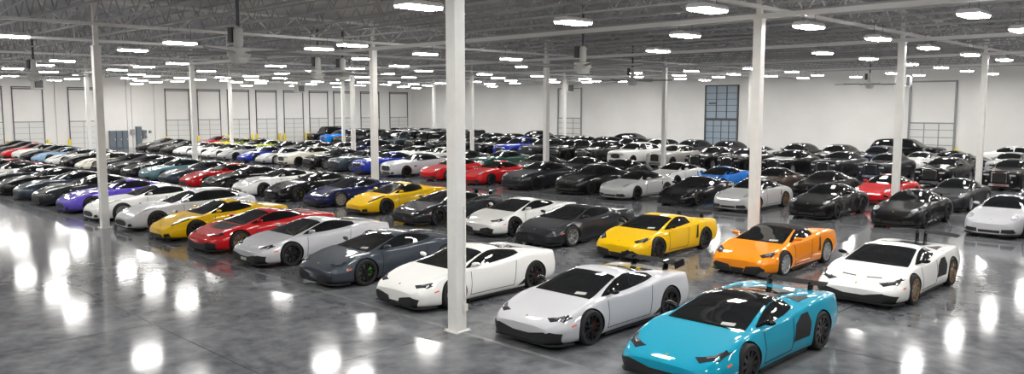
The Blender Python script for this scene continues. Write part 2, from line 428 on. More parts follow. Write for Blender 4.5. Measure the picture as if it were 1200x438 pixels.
HEXB = [(.15, .165), (.20, .30), (.57, .375), (.76, .32), (.70, .165)]
SPECS = {
 'wedge': dict(rows=R_WEDGE, fa=.96, ra=3.58, Rf=.335, Rr=.35, ws=(1.17, 2.13), sw=(1.40, 3.2), rw=(2.75, 3.75),
    head=('top', [(.47, .22), (.60, .15), (.80, .29), (.845, .50), (.78, .47), (.64, .30)], 'lamp'),
    grille=[HEXB, [(-.14, .17), (.14, .17), (.17, .215), (-.17, .215)]], side=[[(2.98, .20), (3.22, .36), (3.20, .22)]], q=(.1, .2, .16, .14, .22, .25)),
 'wide': dict(rows=R_WIDE, fa=1.07, ra=3.77, Rf=.345, Rr=.36, ws=(1.30, 2.28), sw=(1.58, 2.95), rw=(2.9, 4.0),
    head=('top', [(.46, .26), (.60, .15), (.84, .32), (.89, .66), (.82, .60), (.78, .42), (.62, .32)], 'lamp'),
    grille=[[(-.84, .16), (.84, .16), (.90, .31), (.62, .37), (.22, .285), (-.22, .285), (-.62, .37), (-.90, .31)]],
    side=[[(2.64, .38), (2.76, .66), (2.98, .80), (3.22, .81), (3.30, .62), (3.22, .38)]], q=(.1, .18, .14, .12, .18, .25)),
 'compact': dict(rows=scaled(R_WEDGE, .972, .99, 1.0), fa=.88, ra=3.44, Rf=.335, Rr=.345, ws=(1.14, 2.07), sw=(1.38, 2.78), rw=(2.7, 3.6),
    head=('top', [(.50, .24), (.62, .16), (.79, .30), (.83, .60), (.74, .52)], 'lamp'),
    grille=[[(.18, .16), (.25, .30), (.62, .35), (.74, .27), (.70, .16)], [(-.16, .16), (.16, .16), (.21, .25), (-.21, .25)]],
    side=[[(2.86, .42), (2.98, .80), (3.05, .83), (2.99, .44)]], q=(.1, .18, .14, .12, .2, .25)),
 'mid': dict(rows=R_MID, fa=1.0, ra=3.65, Rf=.335, Rr=.345, ws=(1.34, 2.27), sw=(1.6, 3.05), rw=(2.7, 3.7),
    head=('top', [(.58, .26), (.68, .26), (.77, .60), (.80, 1.02), (.75, 1.0), (.68, .62)], 'lamp'),
    grille=[[(-.5, .17), (.5, .17), (.44, .25), (-.44, .25)], [(.55, .18), (.74, .2), (.73, .31), (.57, .27)]], side=[[(2.9, .25), (3.1, .5), (3.2, .45), (3.12, .25)]], q=(.12, .25, .25, .22, .28, .25)),
 'gt': dict(rows=R_GT, fa=.97, ra=3.69, Rf=.345, Rr=.355, ws=(1.62, 2.54), sw=(1.9, 3.5), rw=(3.1, 4.15),
    head=('top', [(.52, .34), (.64, .27), (.76, .55), (.80, .98), (.74, .9), (.64, .58)], 'lampclear'),
    grille=[roundpoly([(-.5, .2), (.5, .2), (.46, .40), (-.46, .40)], 2), [(.58, .2), (.72, .22), (.7, .31), (.6, .29)]], side=[[(1.45, .4), (1.62, .66), (1.68, .66), (1.6, .4)]], q=(.12, .25, .25, .24, .28, .25)),
 'brake': dict(rows=R_BRAKE, fa=.97, ra=3.96, Rf=.35, Rr=.355, ws=(1.62, 2.54), sw=(1.9, 4.2), rw=(3.9, 4.6),
    head=('top', [(.52, .34), (.64, .27), (.76, .55), (.80, .98), (.74, .9), (.64, .58)], 'lampclear'),
    grille=[roundpoly([(-.5, .2), (.5, .2), (.46, .40), (-.46, .40)], 2), [(.58, .2), (.72, .22), (.7, .31), (.6, .29)]], side=[[(1.45, .4), (1.62, .66), (1.68, .66), (1.6, .4)]], q=(.12, .25, .25, .24, .28, .25)),
 'rear': dict(rows=R_REAR, fa=.98, ra=3.43, Rf=.335, Rr=.345, ws=(1.46, 2.22), sw=(1.68, 3.35), rw=(2.75, 3.7),
    head=('top', oval(.665, .37, .10, .20, 18, -.12), 'lampclear'),
    grille=[[(.36, .21), (.38, .33), (.70, .35), (.76, .24), (.68, .21)], [(-.32, .2), (.32, .2), (.33, .29), (-.33, .29)]], side=[], q=(.14, .28, .28, .26, .3, .25)),
 'hatch': dict(rows=scaled(R_REAR, 1.115, 1.06, 1.09), fa=1.0, ra=3.95, Rf=.355, Rr=.365, ws=(1.63, 2.48), sw=(1.87, 4.0), rw=(3.4, 4.4),
    head=('top', oval(.70, .41, .10, .21, 18, -.12), 'lampclear'),
    grille=[[(.38, .24), (.4, .38), (.74, .38), (.80, .26), (.7, .24)], [(-.34, .23), (.34, .23), (.36, .34), (-.36, .34)]], side=[], q=(.14, .28, .28, .26, .3, .25), pillar=2.95),
 'grand': dict(rows=R_GRAND, fa=.92, ra=3.77, Rf=.365, Rr=.365, ws=(1.66, 2.44), sw=(1.93, 3.85), rw=(3.2, 4.1),
    head=('front', [oval(.50, .73, .085, .085), oval(.665, .70, .06, .06)], 'lampclear'),
    grille=[roundpoly([(-.37, .42), (.37, .42), (.39, .74), (-.39, .74)], 1), [(-.38, .22), (.38, .22), (.36, .34), (-.36, .34)], [(.46, .22), (.72, .26), (.70, .38), (.5, .33)]], chromeg=True, side=[[(1.5, .62), (1.5, .7), (1.72, .72), (1.72, .66)]], q=(.14, .25, .25, .24, .28, .25), zb=.15),
 'saloon': dict(rows=R_SALOON, fa=.92, ra=4.22, Rf=.385, Rr=.385, ws=(1.8, 2.54), sw=(2.08, 4.4), rw=(3.9, 4.6),
    head=('front', [[(.47, .80), (.74, .80), (.74, .88), (.47, .88)], oval(.6, .5, .05, .05)], 'lampclear'),
    grille=[[(-.32, .46), (.32, .46), (.33, .95), (-.33, .95)], [(-.5, .24), (.5, .24), (.46, .38), (-.46, .38)]], chromefull=True, side=[], q=(.14, .2, .18, .2, .24, .25), zb=.16, pillar=3.3),
 'suv': dict(rows=R_SUV, fa=.92, ra=3.9, Rf=.395, Rr=.395, ws=(1.54, 2.24), sw=(1.82, 4.55), rw=(4.3, 4.85),
    head=('front', [oval(.53, .87, .09, .075), oval(.68, .84, .05, .05)], 'lampclear'),
    grille=[roundpoly([(-.38, .56), (.38, .56), (.40, .90), (-.40, .90)], 1), [(-.62, .28), (.62, .28), (.56, .44), (-.56, .44)]], chromeg=True, side=[], q=(.14, .25, .22, .22, .26, .25), zb=.22, pillar=2.95),
 'box': dict(rows=R_BOX, fa=.82, ra=3.67, Rf=.41, Rr=.41, ws=(1.54, 1.86), sw=(1.72, 4.45), rw=(4.5, 4.55),
    head=('front', [oval(.64, .86, .10, .10)], 'lampclear'),
    grille=[[(-.48, .74), (.48, .74), (.48, .98), (-.48, .98)], [(-.4, .44), (.4, .44), (.4, .56), (-.4, .56)]], chromeg=True, side=[], q=(.1, .12, .12, .14, .14, .2), zb=.30, pillar=2.75),
 'large': dict(rows=R_LARGE, fa=.98, ra=4.0, Rf=.41, Rr=.41, ws=(1.54, 2.24), sw=(1.82, 5.05), rw=(4.9, 5.2),
    head=('front', [[(.5, .82), (.80, .80), (.80, 1.02), (.56, 1.0)]], 'lampclear'),
    grille=[[(-.44, .6), (.44, .6), (.46, 1.0), (-.46, 1.0)], [(-.6, .32), (.6, .32), (.56, .46), (-.56, .46)]], chromeg=True, side=[], q=(.14, .2, .2, .2, .22, .25), zb=.26, pillar=2.95),
}

def wheel_meshes(R, w, n=5, dbl=True):
    r = R * .735; h = w / 2
    t = MB().lathe([(r * .96, -h * .92), (r + .012, -h), (R - .03, -h), (R - .006, -h * .8), (R, -h * .4), (R, h * .4), (R - .006, h * .8), (R - .03, h), (r + .012, h), (r * .96, h * .92)], 'x', 36)
    # rim: +x is the outer side
    m = MB().lathe([(r, h * .9), (r + .008, h * .98), (r - .012, h * .98), (r - .03, h * .6), (r - .035, -h * .9), (r, -h * .9)], 'x', 36, closed=True)
    m.lathe([(0, h * .82), (.05, h * .82), (.065, h * .7), (.065, h * .2), (0, h * .2)], 'x', 16)
    for k in range(n):
        for dd in ((-.13, .13) if dbl else (0,)):
            t0 = 2 * PI * k / n + dd; t1 = 2 * PI * k / n + dd * 1.9
            a = (math.cos(t0), math.sin(t0)); b = (math.cos(t1), math.sin(t1))
            i = len(m.v); ww = .017 if dbl else .03
            for (c, s_), rr, x0, x1 in ((a, .045, h * .35, h * .78), (b, r - .008, h * .5, h * .92)):
                for sg in (-1, 1):
                    for xx in (x0, x1): m.v.append((xx, c * rr - s_ * ww * sg, s_ * rr + c * ww * sg))
            for q in ((0, 1, 3, 2), (4, 6, 7, 5), (0, 4, 5, 1), (2, 3, 7, 6), (1, 5, 7, 3), (0, 2, 6, 4)): m.f.append(tuple(i + z for z in q))
    d = MB().lathe([(0, -h * .1), (r * .80, -h * .1), (r * .80, h * .02), (0, h * .02)], 'x', 28)
    c = MB()
    prof = [(r * .55, -.6), (r * .86, -.55), (r * .9, 0), (r * .86, .55), (r * .55, .6)]
    c.prism([(rr * math.cos(a), rr * math.sin(a)) for rr, a in prof], -h * .05, h * .32)
    return t.mesh('tire', 35), m.mesh('rim', 35), d.mesh('disc', 30), c.mesh('caliper', 30)

def mirror_mesh(sx, dark):
    b = MB(); prof = [(0, -.06), (.045, -.055), (.068, -.02), (.066, .03), (.05, .055), (0, .06)]
    n = 12; i0 = len(b.v)
    b.lathe(prof, 'y', n)
    b.v = [(v[0] * 1.75 + sx * .13, v[1] * .85 + (v[0] * sx + .1) * .18, v[2] * .72 + .06 + (v[0] * sx) * .12) for v in b.v]
    b.tube((-.04 * sx, 0, -.02), (.10 * sx, .0, .045), .018, 6)
    return b.mesh('door_mirror', 50)

def wing_mesh(kind, B):
    """returns wing blade, struts"""
    L = B.L; b = MB(); sts = []
    z = B.c['zc'](L - .35) + {'svj': .25, 'end': .17, 'small': .11}[kind]; hw = {'svj': .86, 'end': .74, 'small': .70}[kind]
    n = 16; prof = []
    for k in range(n + 1):
        x = -hw + 2 * hw * k / n
        dz = -.05 * (abs(x) / hw) ** 3 if kind != 'small' else 0
        dy = .10 * (abs(x) / hw) ** 2
        i = len(b.v)
        y0 = L - .44 + dy; y1 = L - (.13 if kind == 'svj' else .20) + dy * .7
        b.v += [(x, y0, z + dz), (x, (y0 + y1) / 2, z + dz + .032), (x, y1, z + dz + .05), (x, y1, z + dz + .035), (x, (y0 + y1) / 2, z + dz + .005)]
        if k:
            for j in range(5): b.f.append((i - 5 + j, i + j, i + (j + 1) % 5, i - 5 + (j + 1) % 5))
    b.f.append((0, 1, 2, 3, 4)); i = len(b.v) - 5; b.f.append((i + 4, i + 3, i + 2, i + 1, i))
    for sx in (-1, 1):
        if kind == 'end':
            b.prism([(L - .42, z - .10), (L - .46, z + .05), (L - .10, z + .09), (L - .06, z - .06)], sx * hw - .01, sx * hw + .012)
        xs = sx * (.42 if kind != 'svj' else .10)
        zb = B.c['zc'](L - .4) - .05
        st = MB(); sts.append(st)
        st.prism([(L - .42, zb), (L - .36, z + .035), (L - .20, z + .045), (L - .24, zb)], xs - .018, xs + .018)
    return b.mesh('rear_wing', 40), [q.mesh('wing_strut') for q in sts]

def plan_slab(B, y0, y1, out, z0, z1, side=None):
    """flat lip following the body's plan outline"""
    b = MB(); ys = np.linspace(y0, y1, 9)
    pts = [(B.c['wm'](y) - .03 + (out if side is None else -.04), y) for y in ys]
    if side is None:
        pts = [(x, y - out) for x, y in pts]
        poly = [(x, y) for x, y in pts[::-1]] + [(-x, y) for x, y in pts]
        b.prism(poly, z0, z1, 'z')
    else:
        poly = [(side * x, y) for x, y in pts] + [(side * (x - .16), y) for x, y in pts[::-1]]
        b.prism(poly, z0, z1, 'z')
    return b.mesh('lip')

PROTO = {}
def proto(kind):
    if kind in PROTO: return PROTO[kind]
    S = SPECS[kind]
    B = Body(S['rows'], zb=S.get('zb', .115), zbf=S.get('zb', .115) + .035, q=S['q'])
    P = []      # (name, mesh, role, parent index, location, option)
    def add(name, me, role, parent=-1, loc=(0, 0, 0), opt=None):
        P.append((name, me, role, parent, loc, opt)); return len(P) - 1
    wf = .235; wr_ = .285 if kind in ('wedge', 'wide', 'compact', 'mid', 'rear', 'gt', 'brake') else .25
    xf = B.c['wm'](S['fa']) - wf / 2 - .012; xr = B.c['wm'](S['ra']) - wr_ / 2 - .012
    me = B.cut_wheels([(S['fa'], S['Rf'], xf - wf / 2 - .10), (S['ra'], S['Rr'], xr - wr_ / 2 - .10)], 'body')
    me.materials.append(paint('white')); me.materials.append(M['well'])
    add('body', me, 'paint')
    ws0, ws1 = S['ws']
    add('windshield', patch(B, B.win_top(ws0, ws1), 'top', .007, .06), 'glass')
    y0, y1 = S['sw']
    poly = B.win_side(y0, y1)
    if 'pillar' in S:
        yp = S['pillar']; polys = [B.win_side(y0, yp - .03), B.win_side(yp + .03, y1)]
    else: polys = poly
    for sx in (1, -1):
        for pi, pq in enumerate(polys if 'pillar' in S else [polys]): add('side_window' if pi == 0 else 'rear_side_window', patch(B, pq, 'side', .009, .045, sx), 'glass')
    if S['rw'][1] - S['rw'][0] < .2:
        add('rear_window', patch(B, [(-.55, 1.2), (.55, 1.2), (.5, 1.75), (-.5, 1.75)], 'rear', .005, .1), 'glass')
    else: add('rear_window', patch(B, B.win_top(*S['rw'], ins=.06), 'top', .007, .06), 'glass', opt='coupe')
    pr, hp, hm = S['head']
    for sx in (1, -1):
        for pi, pq in enumerate(hp if not isinstance(hp[0][0], (int, float)) else [hp]): hi = add('headlight' if pi == 0 else 'round_lamp', patch(B, pq, pr, .006, .05, sx), hm)
        if hm == 'lamp':
            c = [(sum(p[0] for p in hp) / len(hp), sum(p[1] for p in hp) / len(hp))]
            inner = [(c[0][0] + (x - c[0][0]) * .45, c[0][1] + (y - c[0][1]) * .45) for x, y in hp]
            add('headlight_lens', patch(B, inner, pr, .010, .05, sx), 'lens', hi)
    g0 = S['grille']; polys = []
    gc = []
    for p in g0:
        polys.append(p)
        if min(x for x, _ in p) > 0: polys.append([(-x, z) for x, z in p][::-1])
    big = max(range(len(polys)), key=lambda i: (max(x for x, _ in polys[i]) - min(x for x, _ in polys[i])) * (1 if abs(sum(x for x, _ in polys[i])) < .2 else .1)) if not S.get('chromeg') else 0
    gi = add('front_grille', patch(B, polys[big], 'front', .013, .035), 'chrome' if S.get('chromefull') else 'matte')
    for k, p in enumerate(polys):
        if k != big: add('air_intake' if abs(sum(x for x, _ in p)) > .2 else 'lower_intake', patch(B, p, 'front', .013, .035), 'matte')
    if S.get('chromeg') or S.get('chromefull'):
        p = polys[0]; xs = [q[0] for q in p]; zs = [q[1] for q in p]
        fr = []
        x0, x1, z0, z1 = min(xs), max(xs), min(zs), max(zs)
        e = .028
        fr = [(x0 - e, z0), (x0, z0), (x0, z1), (x1, z1), (x1, z0), (x1 + e, z0), (x1 + e, z1 + e), (x0 - e, z1 + e)]
        add('grille_surround', patch(B, fr, 'front', .022, .06), 'chrome')
        bars = []
        nb = 14 if S.get('chromefull') else 7
        for k in range(1, nb):
            xx = x0 + (x1 - x0) * k / nb
            bars.append([(xx - .010, z0), (xx + .010, z0), (xx + .010, z1), (xx - .010, z1)])
        add('grille_bars', patch(B, bars, 'front', .019, .1), 'matte' if S.get('chromefull') else 'chrome', gi)
        if S.get('chromefull'):
            pass
    for p in S['side']:
        for sx in (1, -1): add('side_intake', patch(B, p, 'side', .006, .07, sx), 'matte')
    L = B.L
    zt = B.c['zs'](L) - .10
    for sx in (1, -1):
        add('tail_light', patch(B, [(.28, zt - .04), (B.c['ws'](L) - .08, zt - .04), (B.c['ws'](L) - .08, zt + .04), (.28, zt + .04)], 'rear', .006, .08, sx), 'red')
    add('rear_diffuser', patch(B, [(-.55, .28), (.55, .28), (.5, .42), (-.5, .42)], 'rear', .006, .1), 'matte')
    # mirrors
    ym = ws0 + .42 if kind != 'box' else 1.62
    xm = B.c['wd'](ym) - .02; zm = B.c['zd'](ym) + .04
    for sx in (1, -1): add('door_mirror', mirror_mesh(sx, False), 'mirror', loc=(sx * xm, ym, zm))
    # wheels
    for sx in (1, -1):
        for yy, R, w, xx in ((S['fa'], S['Rf'], wf, xf), (S['ra'], S['Rr'], wr_, xr)):
            key = ('wheel', R, w, kind in ('rear', 'grand', 'gt', 'wedge'))
            if key not in PROTO: PROTO[key] = wheel_meshes(R, w, 5 if key[3] else 10, key[3])
            t, rm, ds, cl = PROTO[key]
            wi = add('wheel', t, 'rubber', loc=(sx * xx, yy, R), opt=('rot', sx))
            add('rim', rm, 'rim', wi); add('brake_disc', ds, 'rim_silver', wi, opt='near')
            add('brake_caliper', cl, 'caliper', wi, opt='near')
    # door shut lines (narrow strips along the door edge)
    yd0 = ws0 + .28; yd1 = S.get('pillar', min(y1 - .35, ws1 + .75))
    zl = S.get('zb', .115) + .13
    e = .006
    zt0 = B.c['zs'](yd0) - .03; zt1 = B.c['zs'](yd1) - .03
    strips = [(yd0 - e, zl - e), (yd1 + e, zl - e), (yd1 + .10 + e, zt1), (yd1 + .10 - e, zt1), (yd1 - e, zl + e), (yd0 + e, zl + e), (yd0 + .05 + e, zt0), (yd0 + .05 - e, zt0)]
    for sx in (1, -1): add('door_gap', patch(B, strips, 'side', .004, .05, sx, .004), 'well', opt='near')
    # badge
    add('hood_badge', patch(B, oval(0, .17 if kind not in ('grand', 'saloon', 'suv', 'box', 'large', 'hatch') else .12, .022, .028, 10), 'top', .006, .05), 'gold', opt='near')
    # low sill skirts and front lip
    for sx in (1, -1): add('side_skirt', plan_slab(B, S['fa'] + .48, S['ra'] - .50, 0, S.get('zb', .115) - .02, S.get('zb', .115) + .02, sx), 'matte')
    zbf = S.get('zb', .115)
    add('front_splitter', plan_slab(B, .03, .50, .02, zbf + .0, zbf + .03), 'matte')
    # options
    add('soft_top', patch(B, B.win_top(ws1 + .02, S['rw'][1] - .35, ins=-.06) if kind in ('compact', 'rear', 'grand', 'mid') else B.win_top(ws1, ws1 + .6), 'top', .010, .08), 'fabric', opt='soft')
    if kind in ('wedge', 'wide', 'compact', 'rear', 'mid'):
        add('roof_panel', patch(B, B.win_top(ws1 - .02, S['rw'][0] + .25, ins=.0), 'top', .008, .08), 'black', opt='blackroof')
        for k in ('end', 'svj', 'small'):
            bl, stm = wing_mesh(k, B)
            wi = add('rear_wing', bl, 'carbon', opt='wing_' + k); [add('wing_strut', q, 'black', wi, opt='wing_' + k) for q in stm]
    # full-width dark lower fascia
    if kind == 'wedge':
        f = [(-.80, .15), (.80, .15), (.84, .35), (.68, .385), (.50, .30), (-.50, .30), (-.68, .385), (-.84, .35)]
        add('front_intake', patch(B, f, 'front', .016, .035), 'matte', opt='fascia')
    if kind in ('wedge', 'wide'):
        add('hood_panel', patch(B, [(-.40, .62), (.40, .62), (.58, 1.12), (-.58, 1.12)], 'top', .005, .09), 'carbon', opt='hoodpanel')
    if kind == 'wide':
        [add('hood_slot', patch(B, [(.12, .46), (.44, .50), (.44, .54), (.12, .50)], 'top', .005, .09, sx), 'matte', opt='slots') for sx in (1, -1)]
        add('engine_cover', patch(B, B.win_top(3.0, 4.3, ins=.05), 'top', .008, .1), 'black', opt='wing_svj')
        for sx in (1, -1):
            add('shoulder_intake', patch(B, [(.52, 3.25), (.74, 3.30), (.72, 3.75), (.62, 3.8)], 'top', .008, .08, sx), 'matte')
    if kind == 'rear':
        for sx in (1, -1): add('rear_fender_intake', patch(B, [(2.98, .62), (3.06, .80), (3.11, .80), (3.06, .62)], 'side', .006, .06, sx), 'matte', opt='turbo')
    if kind == 'saloon':
        add('hood', patch(B, [(-.52, .10), (.52, .10), (.70, 1.74), (-.70, 1.74)], 'top', .006, .09), 'rim_silver', opt='silverhood')
    # papers on the dash
    add('paper_tag', patch(B, [(ws_x, ws_y) for ws_x, ws_y in ((.26, ws0 + .07), (.50, ws0 + .10), (.49, ws0 + .19), (.25, ws0 + .16))], 'top', .009, .08, 1, .004), 'paper', opt='tag')
    if kind in ('wedge', 'wide', 'compact'): add('side_marker', patch(B, [[(.42, .44), (.54, .46), (.54, .485), (.42, .465)]], 'side', .006, .06, 1), 'amber', opt='near')
    wp = MB().tube((-.05, ws0 + .06, B.c['zc'](ws0 + .06) + .012), (.48, ws0 + .02, B.c['zd'](ws0) + .03), .008, 5)
    add('wiper', wp.mesh('wiper'), 'matte', opt='near')
    add('license_plate', patch(B, [(-.15, .19 if kind != 'saloon' else .38), (.15, .19 if kind != 'saloon' else .38), (.15, .27 if kind != 'saloon' else .46), (-.15, .27 if kind != 'saloon' else .46)], 'front', .026, .06), 'paper', opt='plate')
    if kind in ('compact', 'mid', 'rear', 'grand', 'wedge', 'wide', 'gt', 'brake'): pass
    PROTO[kind] = (B, P)
    return PROTO[kind]

ROLE = dict(lens='lens', glass='glass', lamp='lamp', lampclear='lampclear', matte='matte', chrome='chrome', red='red', rubber='rubber', well='well', gold='gold',
            fabric='fabric', black='black', carbon='carbon', paper='paper', rim_silver='rim_silver', amber='amber')
KNAME = dict(wedge='sports_car', wide='sports_car', compact='sports_car', mid='sports_car', gt='coupe', brake='hatchback_coupe', rear='sports_coupe', hatch='hatchback_car', grand='touring_coupe', saloon='sedan', suv='sport_utility_vehicle', box='off_road_vehicle', large='sport_utility_vehicle')
CAT = dict(suv='suv', box='suv', large='suv')

def car(kind, col, a, b, label, rim='black', cal='black', opts=(), near=True, mirror='paint', rz=0., group=None, back=False):
    B, P = proto(kind)
    root = empty(KNAME[kind], (-a, b, 0), rz)
    tag(root, label, CAT.get(kind, 'car'), group)
    obs = []
    soft = 'soft' in opts
    for (name, me, role, par, loc, opt) in P:
        ok = True; sx = 1
        if isinstance(opt, tuple): sx = opt[1]
        elif opt == 'near': ok = near
        elif opt == 'coupe': ok = not soft
        elif opt: ok = opt in opts
        if par > 0 and obs[par] is None: ok = False
        if not ok: obs.append(None); continue
        o = bpy.data.objects.new(name, me); COL.objects.link(o)
        o.parent = root if par < 0 else obs[par]; o.location = loc
        if sx < 0: o.rotation_euler = (0, 0, PI)
        if role == 'paint': mm = paint(col)
        elif role == 'mirror': mm = paint(col) if mirror == 'paint' else M['black']
        elif role == 'rim': mm = M['rim_' + rim]
        elif role == 'caliper': mm = M['cal_' + cal]
        else: mm = M[ROLE[role]]
        if len(me.materials) == 0: me.materials.append(mm)
        o.material_slots[0].link = 'OBJECT'; o.material_slots[0].material = mm
        if name == 'brake_caliper': o.rotation_euler = (-.5 if sx > 0 else .5, 0, 0) if False else (0, 0, 0)
        obs.append(o)
    return root

# ------------------------------------------------------------------ the hall
# world frame: X = -(distance along the parking rows), Y = depth across the rows; the column at the front line is the origin
A1 = 78.0; A0 = -32.0; B0 = -24.4; B1 = 60.9; ZR = 8.45
BAYA = 19.5; BAYB = 12.18

WALL = noisy(mat('painted_concrete_wall', (.83, .82, .80), .6), .35, (.80, .79, .77), (.86, .85, .83))
COLM = noisy(mat('white_column_paint', (.80, .79, .76), .45), 3, (.76, .75, .72), (.83, .82, .79))
STEEL = mat('primed_roof_steel', (.36, .365, .37), .5)
BEAM = mat('white_beam_paint', (.72, .72, .71), .5)
DECK = noisy(mat('ribbed_roof_deck', (.46, .465, .47), .6), 1.2, (.41, .415, .42), (.51, .515, .52))
TRACK = mat('galvanised_track', (.30, .31, .32), .45, .4)
TRACKD = mat('dark_track', (.09, .095, .10), .5, .2)
DOORW = mat('dock_door_panel', (.74, .74, .72), .45)
DOORG = mat('dock_door_rib', (.34, .34, .34), .5)
DOORB = mat('blue_grey_door_panel', (.30, .37, .44), .4)
YEL = mat('safety_yellow', (.85, .66, .02), .5)
PANEL = mat('electrical_grey', (.13, .16, .19), .45)
HEATER = mat('heater_enamel', (.62, .62, .60), .5)
LAMPB = mat('lamp_housing', (.75, .75, .75), .4)
LINE = noisy(mat('floor_line_paint', (.2, .2, .2), .2), 1.5, (.13, .133, .138), (.27, .27, .27))
DIFF = mat('led_diffuser', (.9, .9, .9), .4, emit=(1., .975, .935), es=LIGHT_ES)
PIPE = mat('sprinkler_pipe', (.62, .62, .61), .5)

FLOOR = mat('polished_concrete', (.16, .165, .175), .14, spec=.22, coat=.0)
def floor_nodes():
    nt = FLOOR.node_tree; N = nt.nodes; Lk = nt.links; b = N['Principled BSDF']
    tc = N.new('ShaderNodeTexCoord')
    n1 = N.new('ShaderNodeTexNoise'); n1.inputs['Scale'].default_value = .45; n1.inputs['Detail'].default_value = 9; n1.inputs['Roughness'].default_value = .65; n1.inputs['Distortion'].default_value = .8
    n2 = N.new('ShaderNodeTexNoise'); n2.inputs['Scale'].default_value = 3.2; n2.inputs['Detail'].default_value = 6
    for n in (n1, n2): Lk.new(tc.outputs['Object'], n.inputs['Vector'])
    mx = N.new('ShaderNodeMath'); mx.operation = 'MULTIPLY_ADD'; mx.inputs[1].default_value = .35
    Lk.new(n2.outputs['Fac'], mx.inputs[0]); 
    m2 = N.new('ShaderNodeMath'); m2.operation = 'MULTIPLY'; m2.inputs[1].default_value = .65
    Lk.new(n1.outputs['Fac'], m2.inputs[0]); Lk.new(m2.outputs[0], mx.inputs[2])
    r = N.new('ShaderNodeValToRGB'); e = r.color_ramp.elements
    e[0].position = .38; e[0].color = (.078, .082, .092, 1); e[1].position = .64; e[1].color = (.205, .21, .222, 1)
    Lk.new(mx.outputs[0], r.inputs['Fac'])
    # saw-cut joints
    br = N.new('ShaderNodeTexBrick'); br.offset = 0
    br.inputs['Scale'].default_value = 1; br.inputs['Brick Width'].default_value = 4.875; br.inputs['Row Height'].default_value = 4.06
    br.inputs['Mortar Size'].default_value = .012; br.inputs['Color1'].default_value = (1, 1, 1, 1); br.inputs['Color2'].default_value = (1, 1, 1, 1); br.inputs['Mortar'].default_value = (.45, .45, .45, 1)
    Lk.new(tc.outputs['Object'], br.inputs['Vector'])
    mm = N.new('ShaderNodeMix'); mm.data_type = 'RGBA'; mm.blend_type = 'MULTIPLY'; mm.inputs['Factor'].default_value = 1
    Lk.new(r.outputs['Color'], mm.inputs['A']); Lk.new(br.outputs['Color'], mm.inputs['B']); Lk.new(mm.outputs['Result'], b.inputs['Base Color'])
    mr = N.new('ShaderNodeMapRange'); mr.inputs['From Min'].default_value = .35; mr.inputs['From Max'].default_value = .65; mr.inputs['To Min'].default_value = .09; mr.inputs['To Max'].default_value = .112
    Lk.new(mx.outputs[0], mr.inputs['Value']); Lk.new(mr.outputs['Result'], b.inputs['Roughness'])
    n3 = N.new('ShaderNodeTexNoise'); n3.inputs['Scale'].default_value = 1.6; n3.inputs['Detail'].default_value = 2
    Lk.new(tc.outputs['Object'], n3.inputs['Vector'])
    bp = N.new('ShaderNodeBump'); bp.inputs['Strength'].default_value = .10; bp.inputs['Distance'].default_value = .012
    Lk.new(n3.outputs['Fac'], bp.inputs['Height']); Lk.new(bp.outputs['Normal'], b.inputs['Normal'])
floor_nodes()

def struct(mb, name, m, label=None, parent=None):
    o = mb.build(name, m, parent)
    if parent is None: tag(o, label, None, None, 'structure')
    return o

X0, X1 = -A1, -A0
struct(MB().box((X0 - .3, B0 - .3, -.3), (X1 + .3, B1 + .3, 0)), 'floor', FLOOR, 'polished grey concrete floor mirroring the ceiling lights')
struct(MB().box((X0 - .3, B0 - .3, ZR), (X1 + .3, B1 + .3, ZR + .2)), 'ceiling', DECK, 'grey metal roof deck above the open joists')
struct(MB().box((X0 - .3, B0, 0), (X0, B1, ZR)), 'wall_left', WALL, 'long white wall with the row of loading dock doors')
struct(MB().box((X0 - .3, B1, 0), (X1 + .3, B1 + .3, ZR)), 'wall_right', WALL, 'long white wall on the right with three tall doors')
struct(MB().box((X1, B0, 0), (X1 + .3, B1, ZR)), 'wall_near', WALL, 'white wall behind the camera')
struct(MB().box((X0 - .3, B0 - .3, 0), (X1 + .3, B0, ZR)), 'wall_front', WALL, 'white wall on the near side of the hall')

# painted lines
struct(MB().box((-72, -.05, .0), (11, .05, .002)), 'trim_1', LINE, 'pale line painted along the front of the first row')
struct(MB().box((-72, 19.75, .0), (11, 19.85, .002)), 'trim_2', LINE, 'pale line painted along the front of the third row')

# steel columns
def column(k, r, label):
    x, y = -k * BAYA, r * BAYB
    s = .13
    zt = 6.62 if r <= 0 else 7.04
    c = MB().box((x - s, y - s, .02), (x + s, y + s, zt)).box((x - .075, y - .075, zt), (x + .075, y + .075, ZR - .05))
    o = struct(c, 'column', COLM, label)
    p = MB().box((x - .2, y - .2, 0), (x + .2, y + .2, .022))
    for sx in (-1, 1):
        for sy in (-1, 1): p.tube((x + .165 * sx, y + .165 * sy, .02), (x + .165 * sx, y + .165 * sy, .05), .016, 6)
    p.build('base_plate', COLM, o)
    MB().box((x - .15, y - .15, zt - .02), (x + .15, y + .15, zt + .015)).build('cap_plate', COLM, o)
    return o
clab = {(0, 0): 'big white steel column in front, between white and silver sports cars', (1, 0): 'white column at the left, before the purple and white coupes',
        (0, 1): 'white column right behind the orange soft top car', (1, 1): 'white column behind the navy and yellow cars of the second row',
        (0, 2): 'slanted white column before the red coupe, second from the right', (0, 3): 'rightmost white column in view',
        (1, 2): 'white column rising behind the dark four door hatchback', (1, 3): 'white column beside the white and champagne luxury cars'}
for k in range(-1, 4):
    for r in range(-1, 5):
        if (k, r) == (-1, -1): continue
        if k == -1 and r > 2: pass
        a_, b_ = k, r
        column(k, r, clab.get((k, r), 'white steel column, bay %d across and %d along the hall' % (r + 2, k + 2)))
